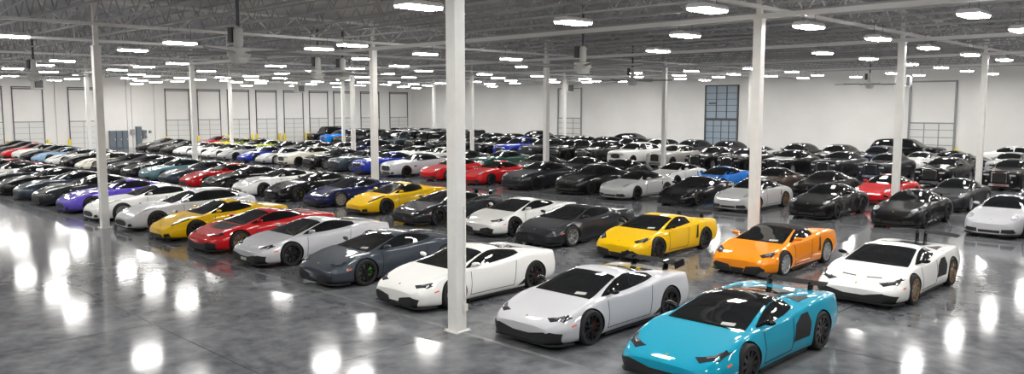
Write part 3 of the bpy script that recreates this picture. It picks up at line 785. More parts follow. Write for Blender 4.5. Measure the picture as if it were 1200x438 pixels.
# conduit and switch box strapped to the front column
cd = MB().tube((.146, .08, .35), (.146, .08, 2.5), .014, 8).box((.131, .05, .42), (.19, .12, .56))
for z in (.5, 1.5, 2.4): cd.box((.131, .055, z), (.165, .105, z + .03))
o = cd.build('conduit', COLM); tag(o, 'thin white conduit strapped to the big front column', 'conduit')

# roof joists: one mesh for all runs along the rows
JL = (X0, X1 - 6)
def joist_mesh():
    m = MB(); zt, zb = 8.28, 7.45
    m.box((JL[0], -.06, zt), (JL[1], .06, zt + .07)).box((JL[0], -.05, zb), (JL[1], .05, zb + .06))
    x = JL[0]; i = 0
    while x < JL[1] - .7:
        m.tube((x, 0, zb + .03), (x + .65, 0, zt + .03), .022, 4); m.tube((x + .65, 0, zt + .03), (x + 1.3, 0, zb + .03), .022, 4)
        x += 1.3
    return m.mesh('roof_joist')
jm = joist_mesh()
nj = 0
b = -BAYB * .5
first = None
while b < B1 - .3:
    if first is None:
        first = mesh_obj('roof_joist', jm, None, (0, b, 0), (STEEL,)); o = first
    else:
        o = first.copy(); COL.objects.link(o); o.location = (0, b, 0)
    nj += 1
    tag(o, 'open web steel joist running along the car rows under the roof deck', None, 'roof joists', 'structure')
    b += BAYB / 6
# girders across the rows
def girder_mesh():
    m = MB(); y0, y1 = -BAYB, B1 - .05
    m.box((-.09, y0, 7.36), (.09, y1, 7.46)).box((-.09, y0, 8.2), (.09, y1, 8.28))
    y = y0; s = BAYB / 6
    while y < y1 - .5:
        m.tube((0, y, 8.22), (0, y + s / 2, 7.44), .032, 4); m.tube((0, y + s / 2, 7.44), (0, min(y + s, y1), 8.22), .032, 4)
        y += s
    return m.mesh('roof_girder')
gm = girder_mesh()
for k in range(0, 4):
    o = mesh_obj('roof_girder', gm, None, (-k * BAYA, 0, 0), (BEAM,))
    tag(o, 'heavy steel girder crossing the rows on a line of columns', None, 'roof girders', 'structure')
# main chords along column rows
for r in range(1, 5):
    o = MB().box((X0, r * BAYB - .085, 7.06), (X1 - 8, r * BAYB + .085, 7.20)).build('roof_beam', BEAM)
    tag(o, 'long steel beam tying the columns together along the rows', None, 'roof beams', 'structure')
# sprinkler mains
for i, (x, z) in enumerate(((-21.75, 6.98), (-40.85, 7.0), (-56.55, 7.0))):
    p = MB().tube((x, -BAYB, z), (x, B1, z), .06, 10)
    y = -BAYB * .5
    while y < B1 - 2:
        p.tube((x, y, z), (x, y, 7.5), .02, 6); y += 6.09
    tag(p.build('sprinkler_pipe', PIPE), ('grey sprinkler main nearest the camera, crossing the rows', 'grey sprinkler main crossing the middle of the hall', 'grey sprinkler main crossing near the dock door wall')[i], 'pipe', None, 'structure')

# ------------------------------------------------------------------ camera
CAMX, CAMY, CAMZ = 11.71, -10.415, 4.47
cam = bpy.data.cameras.new('camera'); co = bpy.data.objects.new('camera', cam); COL.objects.link(co)
cam.sensor_width = 36; cam.lens = 937.5 / 1200 * 36; cam.clip_end = 400
PITCH = math.atan((219 - 124) / 937.5); YAW = math.atan2(math.cos(.7968), math.sin(.7968))
co.location = (CAMX, CAMY, CAMZ); co.rotation_euler = (PI / 2 - PITCH, 0, YAW)
SC.camera = co
def project(x, y, z):
    d = Vector((x - CAMX, y - CAMY, z - CAMZ))
    Rm = Matrix.Rotation(YAW, 3, 'Z') @ Matrix.Rotation(PI / 2 - PITCH, 3, 'X')
    c = Rm.transposed() @ d
    if c.z > -.1: return None
    return 600 + 937.5 * c.x / -c.z, 219 - 937.5 * c.y / -c.z

# ------------------------------------------------------------------ high-bay lights
def light_proto():
    body = MB()
    body.prism([(-.29, .05), (-.22, .12), (.22, .12), (.29, .05), (.29, 0), (-.29, 0)], -.56, .56, 'y')
    dif = MB().prism([(-.275, .0), (-.24, -.055), (.24, -.055), (.275, .0)], -.545, .545, 'y')
    wires = []
    for y in (-.42, .42): wires.append(MB().tube((0, y, .11), (0, y, .56), .008, 5).mesh('hanger'))
    return body.mesh('high_bay_light'), dif.mesh('diffuser'), wires
lb, ld, lw = light_proto()
ordn = lambda n: '%d%s' % (n, 'th' if 10 <= n % 100 <= 20 else {1: 'st', 2: 'nd', 3: 'rd'}.get(n % 10, 'th'))
# (distance along the rows, depth) of every fitting; some places of the grid carry none
SPOTS = [(20.61,-2.41,6.9),(19.38,3.03,6.9),(24.87,3.31,6.9),(36.18,3.84,6.9),(48.25,4.47,6.9),(41.99,4.49,6.9),(34.33,9.29,6.9),(39.8,9.54,6.9),(45.46,9.96,6.9),(58.3,10.89,6.9),(62.34,16.88,6.9),(55.49,16.2,6.9),(73.11,21.61,6.72),(71.96,23.09,6.9),(42.95,15.0,6.9),(54.36,21.71,6.9),(61.04,22.64,6.9),(57.7,19.61,6.9),(67.55,23.44,6.9),(66.07,28.85,6.9),(72.95,33.53,6.76),(49.7,21.86,6.9),(3.91,2.29,6.9),(18.37,8.57,6.9),(15.61,8.37,6.9),(17.74,13.9,6.9),(22.99,14.11,6.9),(27.6,19.98,6.9),(32.33,20.03,6.9),(37.56,26.47,6.9),(32.99,14.72,6.9),(43.14,21.01,6.9),(60.4,28.54,6.9),(63.96,33.85,6.9),(72.95,39.61,6.82),(38.18,20.44,6.9),(44.79,29.36,6.9),(32.09,25.62,6.9),(42.63,32.6,6.9),(54.53,40.13,6.9),(71.08,53.98,6.9),(59.43,46.61,6.9),(69.43,55.03,6.76),(62.7,51.3,6.9),(54.71,46.46,6.9),(58.88,33.85,6.9),(52.55,32.64,6.9),(73.36,45.77,6.8),(3.6,7.81,6.9),(-0.84,7.79,6.9),(3.66,13.91,6.9),(8.76,19.82,6.9),(17.74,19.65,6.9),(22.87,26.1,6.9),(33.09,32.42,6.9),(38.09,38.78,6.9),(32.93,38.25,6.9),(48.94,52.09,6.9),(55.42,55.0,6.74),(23.62,38.77,6.9),(34.06,45.76,6.9),(40.43,53.91,6.9),(36.71,55.13,6.9),(18.75,38.65,6.9),(23.64,44.77,6.9),(27.54,55.15,6.84),(42.8,51.59,6.9),(-0.77,13.85,6.9),(-5.32,13.84,6.9),(-0.62,19.98,6.9),(-0.41,26.22,6.9),(-0.36,32.47,6.9),(-0.41,38.48,6.9),(4.16,26.33,6.9),(4.35,32.43,6.9),(4.69,45.42,6.9),(4.65,39.62,6.9),(-5.2,19.73,6.9),(10.17,52.57,6.9),(14.36,44.91,6.9),(19.26,51.61,6.9),(18.16,55.09,6.8),(9.11,55.28,6.8),(4.99,52.1,6.9),(13.91,38.03,6.9),(19.42,45.79,6.9),(23.35,50.32,6.9),(13.75,55.01,6.78),(15.78,52.46,6.9),(4.24,55.48,6.78),(-14.8,-10.5,6.9),(-10,-10.5,6.9),(-5.2,-10.5,6.9),(-0.6,-10.5,6.9),(4.1,-10.5,6.9),(8.8,-10.5,6.9),(13.9,-10.5,6.9),(18.5,-10.5,6.9),(23.2,-10.5,6.9),(28,-10.5,6.9),(32.8,-10.5,6.9),(37.7,-10.5,6.9),(42.7,-10.5,6.9),(47.7,-10.5,6.9),(52.6,-10.5,6.9),(57.6,-10.5,6.9),(62.6,-10.5,6.9),(67.6,-10.5,6.9),(72.6,-10.5,6.9),(-14.8,-4.3,6.9),(-10,-4.3,6.9),(-5.2,-4.3,6.9),(-0.6,-4.3,6.9),(4.1,-4.3,6.9),(23.2,-4.3,6.9),(28,-4.3,6.9),(32.8,-4.3,6.9),(37.7,-4.3,6.9),(42.7,-4.3,6.9),(47.7,-4.3,6.9),(52.6,-4.3,6.9),(57.6,-4.3,6.9),(62.6,-4.3,6.9),(67.6,-4.3,6.9),(72.6,-4.3,6.9),(-14.8,2.0,6.9),(-10,2.0,6.9),(-5.2,2.0,6.9),(-0.6,2.0,6.9),(52.6,2.0,6.9),(57.6,2.0,6.9),(62.6,2.0,6.9),(67.6,2.0,6.9),(72.6,2.0,6.9),(-14.8,7.8,6.9),(-10,7.8,6.9),(-5.2,7.8,6.9),(52.6,7.8,6.9),(62.6,7.8,6.9),(67.6,7.8,6.9),(72.6,7.8,6.9),(-14.8,13.9,6.9),(-10,13.9,6.9),(52.6,13.9,6.9),(67.6,13.9,6.9),(72.6,13.9,6.9),(-14.8,19.9,6.9),(-10,19.9,6.9),(67.6,19.9,6.9),(-14.8,26.1,6.9),(-10,26.1,6.9),(-5.2,26.1,6.9),(52.6,26.1,6.9),(57.6,26.1,6.9),(62.6,26.1,6.9),(-14.8,32.4,6.9),(-10,32.4,6.9),(-5.2,32.4,6.9),(67.6,32.4,6.9),(-14.8,38.5,6.9),(-10,38.5,6.9),(-5.2,38.5,6.9),(57.6,38.5,6.9),(62.6,38.5,6.9),(67.6,38.5,6.9),(-14.8,45.1,6.9),(-10,45.1,6.9),(-5.2,45.1,6.9),(-0.6,45.1,6.9),(28,45.1,6.9),(37.7,45.1,6.9),(42.7,45.1,6.9),(47.7,45.1,6.9),(62.6,45.1,6.9),(67.6,45.1,6.9),(-14.8,51.8,6.9),(-10,51.8,6.9),(-5.2,51.8,6.9),(-0.6,51.8,6.9),(28,51.8,6.9),(32.8,51.8,6.9),(37.7,51.8,6.9),(52.6,51.8,6.9),(57.6,51.8,6.9),(67.6,51.8,6.9)]
first = None
spots = []
for a, b, z in SPOTS:
    p = project(-a, b, z)
    spots.append((a, b, p, p is not None and -8 < p[0] < 1208 and -4 < p[1] < 442))
band = {}
for i, (a, b, p, v) in enumerate(spots):
    if v: band.setdefault(round((b + 10.4) / 6.15), []).append(i)
lab = {}
for n_, key in enumerate(sorted(band)):
    for m_, i in enumerate(sorted(band[key], key=lambda i: -spots[i][2][0])):
        lab[i] = 'glowing rectangular high bay light, %s from the right in the %s ceiling row' % (ordn(m_ + 1), ordn(n_ + 1))
for i, (a, b, p, v) in enumerate(spots):
    z = SPOTS[i][2]
    if first is None:
        o = mesh_obj('high_bay_light', lb, None, (0, 0, 0), (LAMPB,)); d = mesh_obj('diffuser', ld, o, (0, 0, 0), (DIFF,)); first = (o, d) + tuple(mesh_obj('hanger', q, o, (0, 0, 0), (TRACKD,)) for q in lw)
    else:
        o = first[0].copy(); COL.objects.link(o)
        for c in first[1:]:
            e = c.copy(); COL.objects.link(e); e.parent = o
    o.location = (-a, b, z)
    tag(o, lab.get(i, 'glowing rectangular high bay light over the aisle behind the camera'), 'ceiling light', 'high bay lights' if i in lab else 'high bay lights behind the camera')

# ------------------------------------------------------------------ dock doors on the left wall
xl = X0
doors = [(8.1, 10.7), (11.65, 14.25), (16.65, 19.25), (26.45, 29.05), (30.1, 32.7), (33.7, 36.3), (37.3, 39.9), (41.0, 43.6), (44.6, 47.2), (48.2, 50.8), (52.4, 55.3), (57.2, 60.2)]
def dock_door(i, y0, y1):
    r = MB()
    for y in (y0 - .07, y1): r.box((xl, y, 0), (xl + .12, y + .07, 6.35))
    r.box((xl, y0 - .1, 6.27), (xl + .12, y1 + .1, 6.37))
    o = r.build('door_%d' % (i + 1), TRACKD); tag(o, 'loading dock door with tall dark tracks, %s from the left' % ordn(i + 1), None, None, 'structure')
    p = MB().box((xl + .01, y0, .02), (xl + .06, y1, 2.9)); p.build('panel', DOORW, o)
    g = MB(); g.box((xl + .055, y0, 2.84), (xl + .09, y1, 2.94))
    for z in (.6, 1.17, 1.74, 2.3): g.box((xl + .055, y0, z), (xl + .07, y1, z + .03))
    ym = (y0 + y1) / 2; g.box((xl + .055, ym - .03, .05), (xl + .075, ym + .03, 2.9))
    g.build('panel_rib', DOORG, o)
    MB().tube((xl + .06, y0, 6.15), (xl + .06, y1, 6.15), .05, 8).build('torsion_spring', TRACKD, o)
    if i % 2: MB().box((xl + .075, ym - .6, 1.35), (xl + .09, ym - .1, 1.5)).build('handle_plate', LAMPB, o)
for i, (y0, y1) in enumerate(doors): dock_door(i, y0, y1)
def bollard(x, y, label):
    m = MB().lathe([(0, 0), (.16, 0), (.16, .02), (.13, .03), (.13, 1.0), (.10, 1.08), (.05, 1.11), (0, 1.12)], 'z', 14, (x, y, 0))
    o = m.build('bollard', YEL, smooth=40); tag(o, label, 'bollard', 'yellow bollards')
for i, (y0, y1) in enumerate(doors):
    bollard(xl + .35, y0 - .22, 'yellow bollard at the left jamb of the %s dock door' % ordn(i + 1)); bollard(xl + .35, y1 + .22, 'yellow bollard at the right jamb of the %s dock door' % ordn(i + 1))
bollard(-8.0 + .3, B1 - .4, 'yellow bollard at the rightmost door of the right wall')
bollard(-46.9 + .3, B1 - .4, 'yellow bollard at the leftmost door of the right wall')

# doors of the right wall
yr = B1
def tall_door(n, a0, a1, blue, label):
    x0, x1 = -max(a0, a1), -min(a0, a1)
    t = TRACKD if blue else TRACK
    r = MB()
    for x in (x0 - .14, x1): r.box((x, yr - .14, 0), (x + .14, yr, 6.5))
    r.box((x0 - .14, yr - .14, 6.4), (x1 + .14, yr, 6.52))
    o = r.build('door_%d' % n, t); tag(o, label, None, None, 'structure')
    zt = 3.05
    p = MB().box((x0, yr - .06, .02), (x1, yr - .01, zt)); p.build('panel', DOORB if blue else DOORW, o)
    g = MB(); g.box((x0, yr - .10, zt - .04), (x1, yr - .055, zt + (.22 if blue else .06)))
    for z in (.62, 1.24, 1.86, 2.48): g.box((x0, yr - .085, z), (x1, yr - .055, z + .05))
    for t_ in ((1, 2) if not blue else (1, 2, 3)):
        n_ = 3 if not blue else 4
        xm = x0 + (x1 - x0) * t_ / n_; g.box((xm - .035, yr - .09, .05), (xm + .035, yr - .055, zt))
    g.build('panel_rib', TRACK if not blue else TRACKD, o)
    if blue:
        MB().box((x0, yr - .07, zt + .2), (x1, yr - .02, 6.4)).build('raised_panel', DOORB, o)
        g = MB()
        for z in (3.9, 4.5, 5.1, 5.7): g.box((x0, yr - .09, z), (x1, yr - .065, z + .05))
        for t_ in (1, 2):
            xm = x0 + (x1 - x0) * t_ / 3; g.box((xm - .05, yr - .10, zt + .2), (xm + .05, yr - .065, 6.4))
        g.build('raised_panel_rib', TRACKD, o)
        MB().box((x0 + .3, yr - .12, 4.65), (x0 + 1.1, yr - .09, 4.8)).build('handle_plate', TRACKD, o)
tall_door(13, 50.3, 46.95, False, 'pale sectional door with a grey grid, leftmost on the right wall')
tall_door(14, 30.7, 27.3, True, 'tall blue grey sectional door in the right wall')
tall_door(15, 11.4, 8.05, False, 'pale sectional door with a grey grid, rightmost on the right wall')
# panel joints of the tilt-up walls, as raised strips
n = 1
for y in (4.5, 22.2, 25.0, 30.0 - .6, 51.4):
    n += 1
# wall conduits
for i, (y, z0) in enumerate(((22.3, 0.), (22.8, 0.), (25.2, 0.), (15.4, 0.))):
    m = MB().tube((xl + .06, y, z0), (xl + .06, y, 7.3), .04, 8)
    tag(m.build('conduit', PIPE), 'thin grey conduit on the dock wall, %s from the electrical panels' % ('above the cabinets', 'above the tall panel', 'right of the panels', 'far left')[i], 'conduit')

# electrical gear on the left wall
def cabinet(name, y0, y1, z0, z1, d, label, m=None, nd=1):
    m = m or PANEL
    o = MB().box((xl + .03, y0, z0), (xl + d, y1, z1)).build(name, m); tag(o, label, 'electrical cabinet')
    for k in range(nd):
        ya = y0 + (y1 - y0) * k / nd + .03; yb = y0 + (y1 - y0) * (k + 1) / nd - .03
        dr = MB().box((xl + d, ya, z0 + .04), (xl + d + .02, yb, z1 - .04)).build('door', m, o)
        MB().box((xl + d + .02, yb - .08, (z0 + z1) / 2 - .08), (xl + d + .05, yb - .04, (z0 + z1) / 2 + .08)).build('handle', LAMPB, dr)
    return o
for i, (ya, yb) in enumerate(((20.35, 20.93), (20.98, 21.55), (21.60, 22.18))):
    cabinet('electrical_cabinet', ya, yb, .02, 1.85, .45, ('leftmost', 'middle', 'rightmost')[i] + ' of the three grey electrical cabinets on the dock wall')
cabinet('electrical_cabinet', 23.1, 23.62, .02, 2.25, .4, 'tall narrow grey electrical panel beside the small wall boxes')
cabinet('wall_box', 23.8, 24.2, .95, 1.85, .25, 'grey wall box right of the tall electrical panel')
cabinet('wall_box', 22.55, 22.95, 1.4, 1.95, .2, 'pale grey wall box left of the tall electrical panel', TRACK)
cabinet('wall_box', 24.5, 24.75, 1.5, 1.8, .15, 'small round cornered wall box far right of the panel', PANEL)

# hvls fans and heaters under the roof
def fan(a, b, label, rot=0., zc=6.15):
    t = empty('ceiling_fan', (-a, b, zc), rot); tag(t, label, 'ceiling fan', 'large ceiling fans')
    MB().tube((0, 0, .9), (0, 0, 2.2), .05, 10).build('down_rod', TRACKD, t)
    m = MB().lathe([(0, .85), (.11, .85), (.14, .78), (.14, .35), (.11, .25), (0, .25)], 'z', 16).build('motor_housing', HEATER, t, smooth=40)
    MB().box((-.32, -.13, .42), (-.15, .13, .86)).build('control_box', TRACKD, m)
    MB().lathe([(0, .25), (.34, .22), (.36, .1), (.34, 0), (.28, -.04), (.26, -.16), (.2, -.22), (0, -.22)], 'z', 20).build('hub', HEATER, t, smooth=40)
    for k in range(6):
        c, s = math.cos(k * PI / 3), math.sin(k * PI / 3)
        bl = MB(); i = 0
        for rr, w in ((.30, .05), (.5, .075), (2.3, .06), (2.45, .03)):
            for side, dz in ((-1, .03), (0, .055), (1, .0)):
                px, py = rr, side * w
                bl.v.append((px * c - py * s, px * s + py * c, .08 + dz)); bl.v.append((px * c - py * s, px * s + py * c, .065 + dz))
        for q in range(3):
            o_ = q * 6; p_ = o_ + 6
            for e in (0, 2):
                bl.f.append((o_ + e, o_ + e + 2, p_ + e + 2, p_ + e)); bl.f.append((o_ + e + 1, p_ + e + 1, p_ + e + 3, o_ + e + 3))
            bl.f.append((o_, p_, p_ + 1, o_ + 1)); bl.f.append((o_ + 4, o_ + 5, p_ + 5, p_ + 4))
        bl.f.append((0, 1, 3, 2)); bl.f.append((2, 3, 5, 4)); e = 18; bl.f.append((e, e + 2, e + 3, e + 1)); bl.f.append((e + 2, e + 4, e + 5, e + 3))
        bl.build('fan_blade', STEEL, t)
fan(11.16, 1.24, 'large ceiling fan with white hub, nearest, upper left of the picture', 0.2, zc=5.95)
fan(34.73, 2.05, 'large ceiling fan hanging at the far left above the dark cars', 0.5, zc=5.95)
fan(22.32, 10.98, 'large ceiling fan left of the yellow cars, before the dock doors', 0.1, zc=5.95)
fan(22.41, 12.45, 'large ceiling fan just right of another, above the navy car', 0.4, zc=5.95)
fan(8.66, 14.44, 'large ceiling fan above the dark cars, right of centre', 0.3, zc=5.95)
fan(18.03, 30.73, 'large ceiling fan hanging in the middle of the right half', 0.6, zc=5.95)
fan(10.8, 50.0, 'large ceiling fan near the right wall, before the rightmost door', .1, zc=5.95)

def heater(a, b, z, label):
    t = empty('unit_heater', (-a, b, z)); tag(t, label, 'heater', 'hanging heaters')
    MB().box((-.4, -.45, 0), (.4, .45, .9)).build('casing', HEATER, t)
    g = MB()
    for k in range(6): g.box((-.42, -.38, .1 + k * .13), (-.40, .38, .16 + k * .13))
    g.build('louvre', TRACK, t)
    MB().box((.4, -.3, .12), (.62, .3, .8)).build('burner_box', TRACKD, t)
    r = MB()
    for y in (-.35, .35): r.tube((0, y, .9), (0, y, 2.4), .015, 6)
    r.build('hanger_rod', TRACKD, t)
heater(71, 12.0, 6.0, 'white box heater with black end, hanging by the leftmost dock doors')
heater(71, 39.0, 6.0, 'white box heater hanging before the middle dock doors')
heater(44, 55, 5.9, 'white box heater hanging left of the gridded door')
heater(10.2, 55, 5.9, 'white box heater hanging right of the blue grey door')

# ------------------------------------------------------------------ the cars, row by row, from the right of the picture to the left
def C(a, kind, col, desc=None, rim='black', cal='black', opts=(), mirror='paint', db=0., label=None, rz=0.):
    return (a, kind, col, desc, rim, cal, opts, mirror, db, label, rz)
CN = dict(cyan='bright cyan', silver='silver', pearl='pale silver', white='white', cream='cream', grey='slate grey', darkgrey='dark grey', black='black', red='red', yellow='yellow', orange='orange', navy='navy', blue='deep blue', azure='bright blue', purple='purple', teal='teal', lightblue='light blue', lime='lime green', green='dark green', bluegrey='blue grey', lightgrey='light grey', brown='dark brown', champagne='champagne', ruby='dark red')
KN = dict(wedge='wedge sports car', wide='wedge sports car', compact='wedge sports car', mid='low sports car', gt='long nosed coupe', brake='long roofed coupe', rear='round nosed coupe', hatch='four door hatchback', grand='grand touring coupe', saloon='upright luxury sedan', suv='tall SUV', box='boxy off roader', large='full size SUV')
FRONT = [
 C(-4.75, 'wide', 'cyan', rim='black', opts=('blackroof', 'wing_small', 'tag'), mirror='black', db=-.05, label='bright cyan sports car with black roof and thin rear wing, nearest the camera'),
 C(-1.62, 'wedge', 'silver', cal='red', opts=('fascia', 'wing_end', 'tag'), mirror='black', label='silver sports car with rear wing and red calipers beside the cyan car'),
 C(2.25, 'wedge', 'white', cal='red', label='white sports car partly behind the big front column'),
 C(5.55, 'wedge', 'grey', cal='green', opts=('tag',), mirror='paint', label='slate grey sports car with green calipers in the front row'),
 C(9.1, 'wedge', 'silver', opts=('fascia', 'plate'), label='silver sports car between the red and slate grey ones, front row'),
 C(12.1, 'wedge', 'red', rim='bronze', opts=('fascia', 'hoodpanel'), label='red sports car with dark hood panel and bronze wheels, front row'),
 C(15.2, 'mid', 'yellow', label='yellow low sports car beside the red one, front row'),
 C(18.3, 'brake', 'pearl', label='pale silver long roofed coupe right of the left column, front row'),
 C(21.7, 'gt', 'white', rim='silver', label='white long nosed coupe behind the left column, front row'),
 C(25.1, 'gt', 'purple', label='purple long nosed coupe in the front row'),
 C(28.6, 'gt', 'darkgrey'), C(31.6, 'gt', 'bluegrey'), C(34.8, 'gt', 'black'), C(38.0, 'gt', 'darkgrey'), C(41.2, 'rear', 'white', opts=('soft',)), C(44.4, 'gt', 'ruby'), C(47.6, 'mid', 'black'), C(50.8, 'rear', 'darkgrey'), C(54.0, 'gt', 'black'), C(57.2, 'mid', 'ruby')]
SECOND = [
 C(-4.85, 'wide', 'white', rim='bronze', opts=('slots', 'wing_svj'), mirror='black', db=-.45, label='white sports car with tall black rear wing, right end of second row'),
 C(-1.45, 'compact', 'orange', rim='silver', opts=('soft', 'tag'), db=.55, label='orange sports car with black fabric roof'),
 C(2.2, 'compact', 'yellow', rim='black', opts=('wing_small', 'tag'), mirror='black', db=.1, label='yellow sports car with small black wing beside the orange one'),
 C(5.45, 'wedge', 'darkgrey', rim='silver', db=.0, label='dark grey sports car with silver wheels beside the yellow winged one'),
 C(8.2, 'wedge', 'white', db=.2, label='white sports car right of the big front column, second row'),
 C(12.0, 'wedge', 'darkgrey', opts=('wing_small',), label='dark grey sports car left of the big front column, second row'),
 C(15.8, 'mid', 'yellow', db=.4, label='yellow low sports car beside the navy car, second row'),
 C(19.3, 'mid', 'navy', rim='silver', db=.5, label='navy low sports car with silver wheels, second row'),
 C(22.4, 'gt', 'black', cal='yellow', db=.3, label='black long nosed coupe with yellow calipers, second row'),
 C(25.5, 'gt', 'white', db=.2, label='white long nosed coupe between two black ones, second row'),
 C(28.5, 'gt', 'black'), C(31.2, 'gt', 'red', rim='silver', label='red long nosed coupe right of the dark ones, second row'),
 C(34.0, 'gt', 'bluegrey'), C(36.9, 'rear', 'teal'), C(39.8, 'gt', 'black'), C(42.5, 'gt', 'darkgrey'), C(45.2, 'gt', 'black'), C(48.3, 'mid', 'cream'), C(51.6, 'gt', 'black'), C(55.0, 'mid', 'white'), C(58.6, 'mid', 'lightblue'),
 C(61.6, 'gt', 'black'), C(64.0, 'rear', 'white'), C(67.5, 'mid', 'red'), C(70.8, 'gt', 'darkgrey'), C(74.0, 'gt', 'black')]
THIRD = [
 C(-7.6, 'rear', 'black'), C(-4.5, 'rear', 'silver', rim='silver', db=.2, label='silver round nosed coupe at the right edge, third row'),
 C(-1.4, 'rear', 'black', opts=('turbo', 'wing_small'), label='black round nosed coupe with small wing, right of the slanted right columns'),
 C(1.9, 'rear', 'black', opts=('turbo',), rim='black', db=.2), C(5.2, 'rear', 'lightgrey', rim='bronze', opts=('turbo',), label='light grey round nosed coupe with bronze wheels behind a column'),
 C(8.1, 'mid', 'black', label='black low sports car between two pale round nosed coupes, third row'), C(11.4, 'rear', 'lightgrey', opts=('turbo', 'soft'), label='light grey round nosed coupe with black fabric roof, third row'),
 C(14.5, 'hatch', 'black', db=.3, label='black four door hatchback beside the light grey soft top coupe, third row'), C(18.1, 'hatch', 'darkgrey', label='dark grey four door hatchback beside the red coupe, third row'),
 C(21.6, 'rear', 'red', db=.2, label='red round nosed coupe just right of the big column'), C(25.3, 'rear', 'red', db=.2, label='red round nosed coupe hidden partly by the big column'),
 C(29.0, 'grand', 'silver', opts=('soft',), label='silver grand touring convertible with dark roof, third row'), C(32.0, 'grand', 'blue', db=-.1), C(35.0, 'grand', 'bluegrey', rim='silver'), C(38.2, 'grand', 'black', rim='silver'),
 C(41.8, 'grand', 'cream', label='cream grand touring coupe beside the blue grey cars, third row'), C(45.2, 'mid', 'lightgrey', rim='silver'), C(48.2, 'mid', 'blue'), C(51.7, 'mid', 'lightgrey'), C(54.6, 'mid', 'white'), C(57.5, 'mid', 'white'), C(60.4, 'mid', 'white'), C(63.3, 'mid', 'black'), C(66.2, 'gt', 'black'), C(69.1, 'gt', 'black')]
FOURTH = [
 C(-4.4, 'gt', 'darkgrey'), C(-1.2, 'rear', 'darkgrey', rim='silver'), C(1.8, 'rear', 'red', label='red coupe standing behind a slanted column, fourth row'), C(4.7, 'rear', 'black'), C(7.5, 'rear', 'brown', db=.2),
 C(10.5, 'mid', 'azure', label='bright blue sports car behind the black one, fourth row'), C(13.3, 'rear', 'white', opts=('turbo',), label='white round nosed coupe beside the bright blue car, fourth row'), C(17.2, 'rear', 'black'), C(20.3, 'rear', 'darkgrey'), C(23.9, 'rear', 'black'), C(27.6, 'grand', 'green'),
 C(31.6, 'gt', 'black'), C(34.3, 'grand', 'white'), C(37.2, 'grand', 'white'), C(40.6, 'grand', 'black'), C(43.6, 'suv', 'navy'), C(47.2, 'grand', 'darkgrey'), C(50.2, 'gt', 'darkgrey'), C(53.2, 'brake', 'darkgrey'), C(56.2, 'mid', 'black'), C(59.0, 'mid', 'lime'), C(61.8, 'gt', 'black'), C(64.6, 'mid', 'lime'), C(67.4, 'mid', 'yellow'), C(70.2, 'rear', 'ruby')]
FIFTH = [
 C(-7.4, 'saloon', 'black'), C(-4.2, 'saloon', 'darkgrey'), C(-.7, 'saloon', 'black', db=-.8), C(2.5, 'saloon', 'black', db=-1.5, rim='silver'), C(6.2, 'saloon', 'darkgrey'), C(9.1, 'saloon', 'darkgrey'), C(12.1, 'saloon', 'black', rim='silver', db=-.6, opts=('silverhood',), label='black upright luxury sedan with a silver hood, fifth row'),
 C(15.4, 'saloon', 'black', db=-.4), C(18.2, 'saloon', 'black', rim='silver'), C(21.5, 'saloon', 'champagne', label='champagne upright luxury sedan beside the white SUV, fifth row'), C(24.6, 'suv', 'white', db=-.6, label='white SUV with dark grille left of the champagne sedan, fifth row'),
 C(28.3, 'suv', 'black'), C(31.5, 'suv', 'black'), C(34.5, 'suv', 'darkgrey'), C(37.6, 'suv', 'blue', label='deep blue SUV right of two black ones, fifth row'), C(40.6, 'suv', 'black'), C(43.8, 'saloon', 'black'), C(47.0, 'suv', 'black'),
 C(50.0, 'box', 'black'), C(53.0, 'box', 'bluegrey'), C(56.2, 'box', 'black'), C(60.4, 'box', 'darkgrey'), C(64.0, 'box', 'black', db=1.), C(69.4, 'suv', 'azure', db=2.6, label='bright blue SUV beside the black one, by the dock doors'), C(74.4, 'box', 'black', db=4.0, label='black boxy off roader nearest the dock doors')]
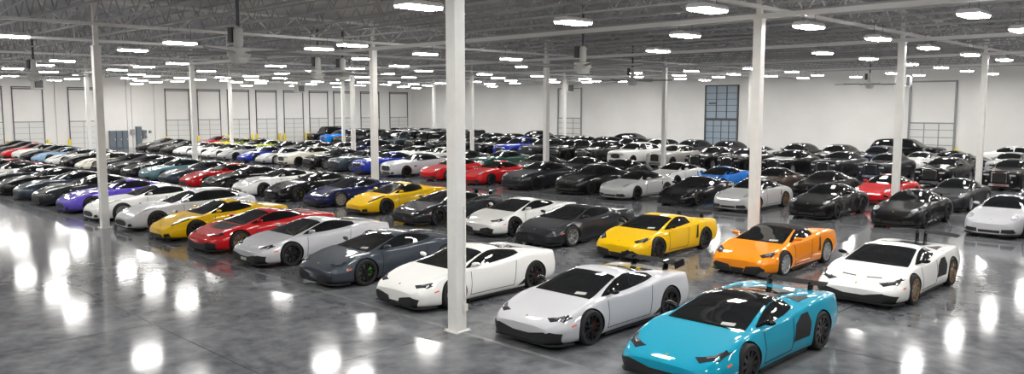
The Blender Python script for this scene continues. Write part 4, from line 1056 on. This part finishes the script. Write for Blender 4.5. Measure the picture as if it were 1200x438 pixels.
SIXTH = [
 C(-2.0, 'suv', 'silver'), C(1.0, 'saloon', 'lightgrey'), C(3.9, 'grand', 'black'), C(6.3, 'grand', 'white', label='white coupe behind the black sedans, sixth row'), C(9.0, 'suv', 'navy'), C(12.0, 'suv', 'darkgrey'), C(15.0, 'suv', 'black'), C(18.2, 'grand', 'white'), C(21.0, 'suv', 'darkgrey'), C(24.2, 'suv', 'darkgrey'), C(27.4, 'suv', 'white'), C(30.4, 'suv', 'black'), C(33.4, 'suv', 'black'),
 C(36.4, 'suv', 'darkgrey'), C(39.4, 'suv', 'black'), C(42.4, 'suv', 'black'), C(45.4, 'suv', 'black'), C(48.4, 'suv', 'bluegrey'), C(51.6, 'box', 'black'), C(54.6, 'box', 'black'), C(57.6, 'box', 'bluegrey'), C(60.6, 'box', 'black'), C(63.6, 'box', 'black')]
ROWS = [('front', .14, FRONT), ('second', 8.0, SECOND), ('third', 19.9, THIRD), ('fourth', 26.3, FOURTH), ('fifth', 38.4, FIFTH), ('sixth', 45.0, SIXTH)]
rc = random.Random(3)
for rn, b0, row in ROWS:
    for i, (a, kind, col, desc, rim, cal, opts, mirror, db, label, rz) in enumerate(row):
        if label is None: label = '%s %s, %s from the right in the %s row' % (CN[col], KN[kind], ordn(i + 1), rn)
        dist = math.hypot(-a - CAMX, b0 - CAMY)
        car(kind, col, a, b0 + db, label, rim, cal, opts, dist < 48, mirror, rz, group='cars in the %s row' % rn)
# cars parked along the right wall, side on
for a, b, kind, col, label in ((7.6, 57.2, 'large', 'black', 'black full size SUV side on against the right wall by the rightmost door'), (34.2, 57.2, 'suv', 'darkgrey', 'dark grey SUV side on against the middle of the right wall'),
        (46.9, 57.2, 'suv', 'black', 'black SUV side on against the right wall left of the gridded door'), (-.6, 56.8, 'saloon', 'white', 'white sedan side on against the right wall at the right edge'), (3.6, 54.6, 'mid', 'black', 'black low car side on before the rightmost door of the right wall')):
    car(kind, col, a, b, label, 'black', 'black', (), False, 'paint', PI / 2, group='cars along the right wall')

# ------------------------------------------------------------------ world, view
w = bpy.data.worlds.new('world'); SC.world = w; w.use_nodes = True
w.node_tree.nodes['Background'].inputs['Color'].default_value = (.02, .02, .02, 1)
SC.view_settings.view_transform = 'Standard'; SC.view_settings.look = 'None'; SC.view_settings.gamma = 1; SC.view_settings.exposure = EXPOSURE
SC.view_settings.use_curve_mapping = False
SC.cycles.use_denoising = True
SC.cycles.sample_clamp_indirect = 8
SC.cycles.max_bounces = 10; SC.cycles.diffuse_bounces = 5; SC.cycles.glossy_bounces = 5
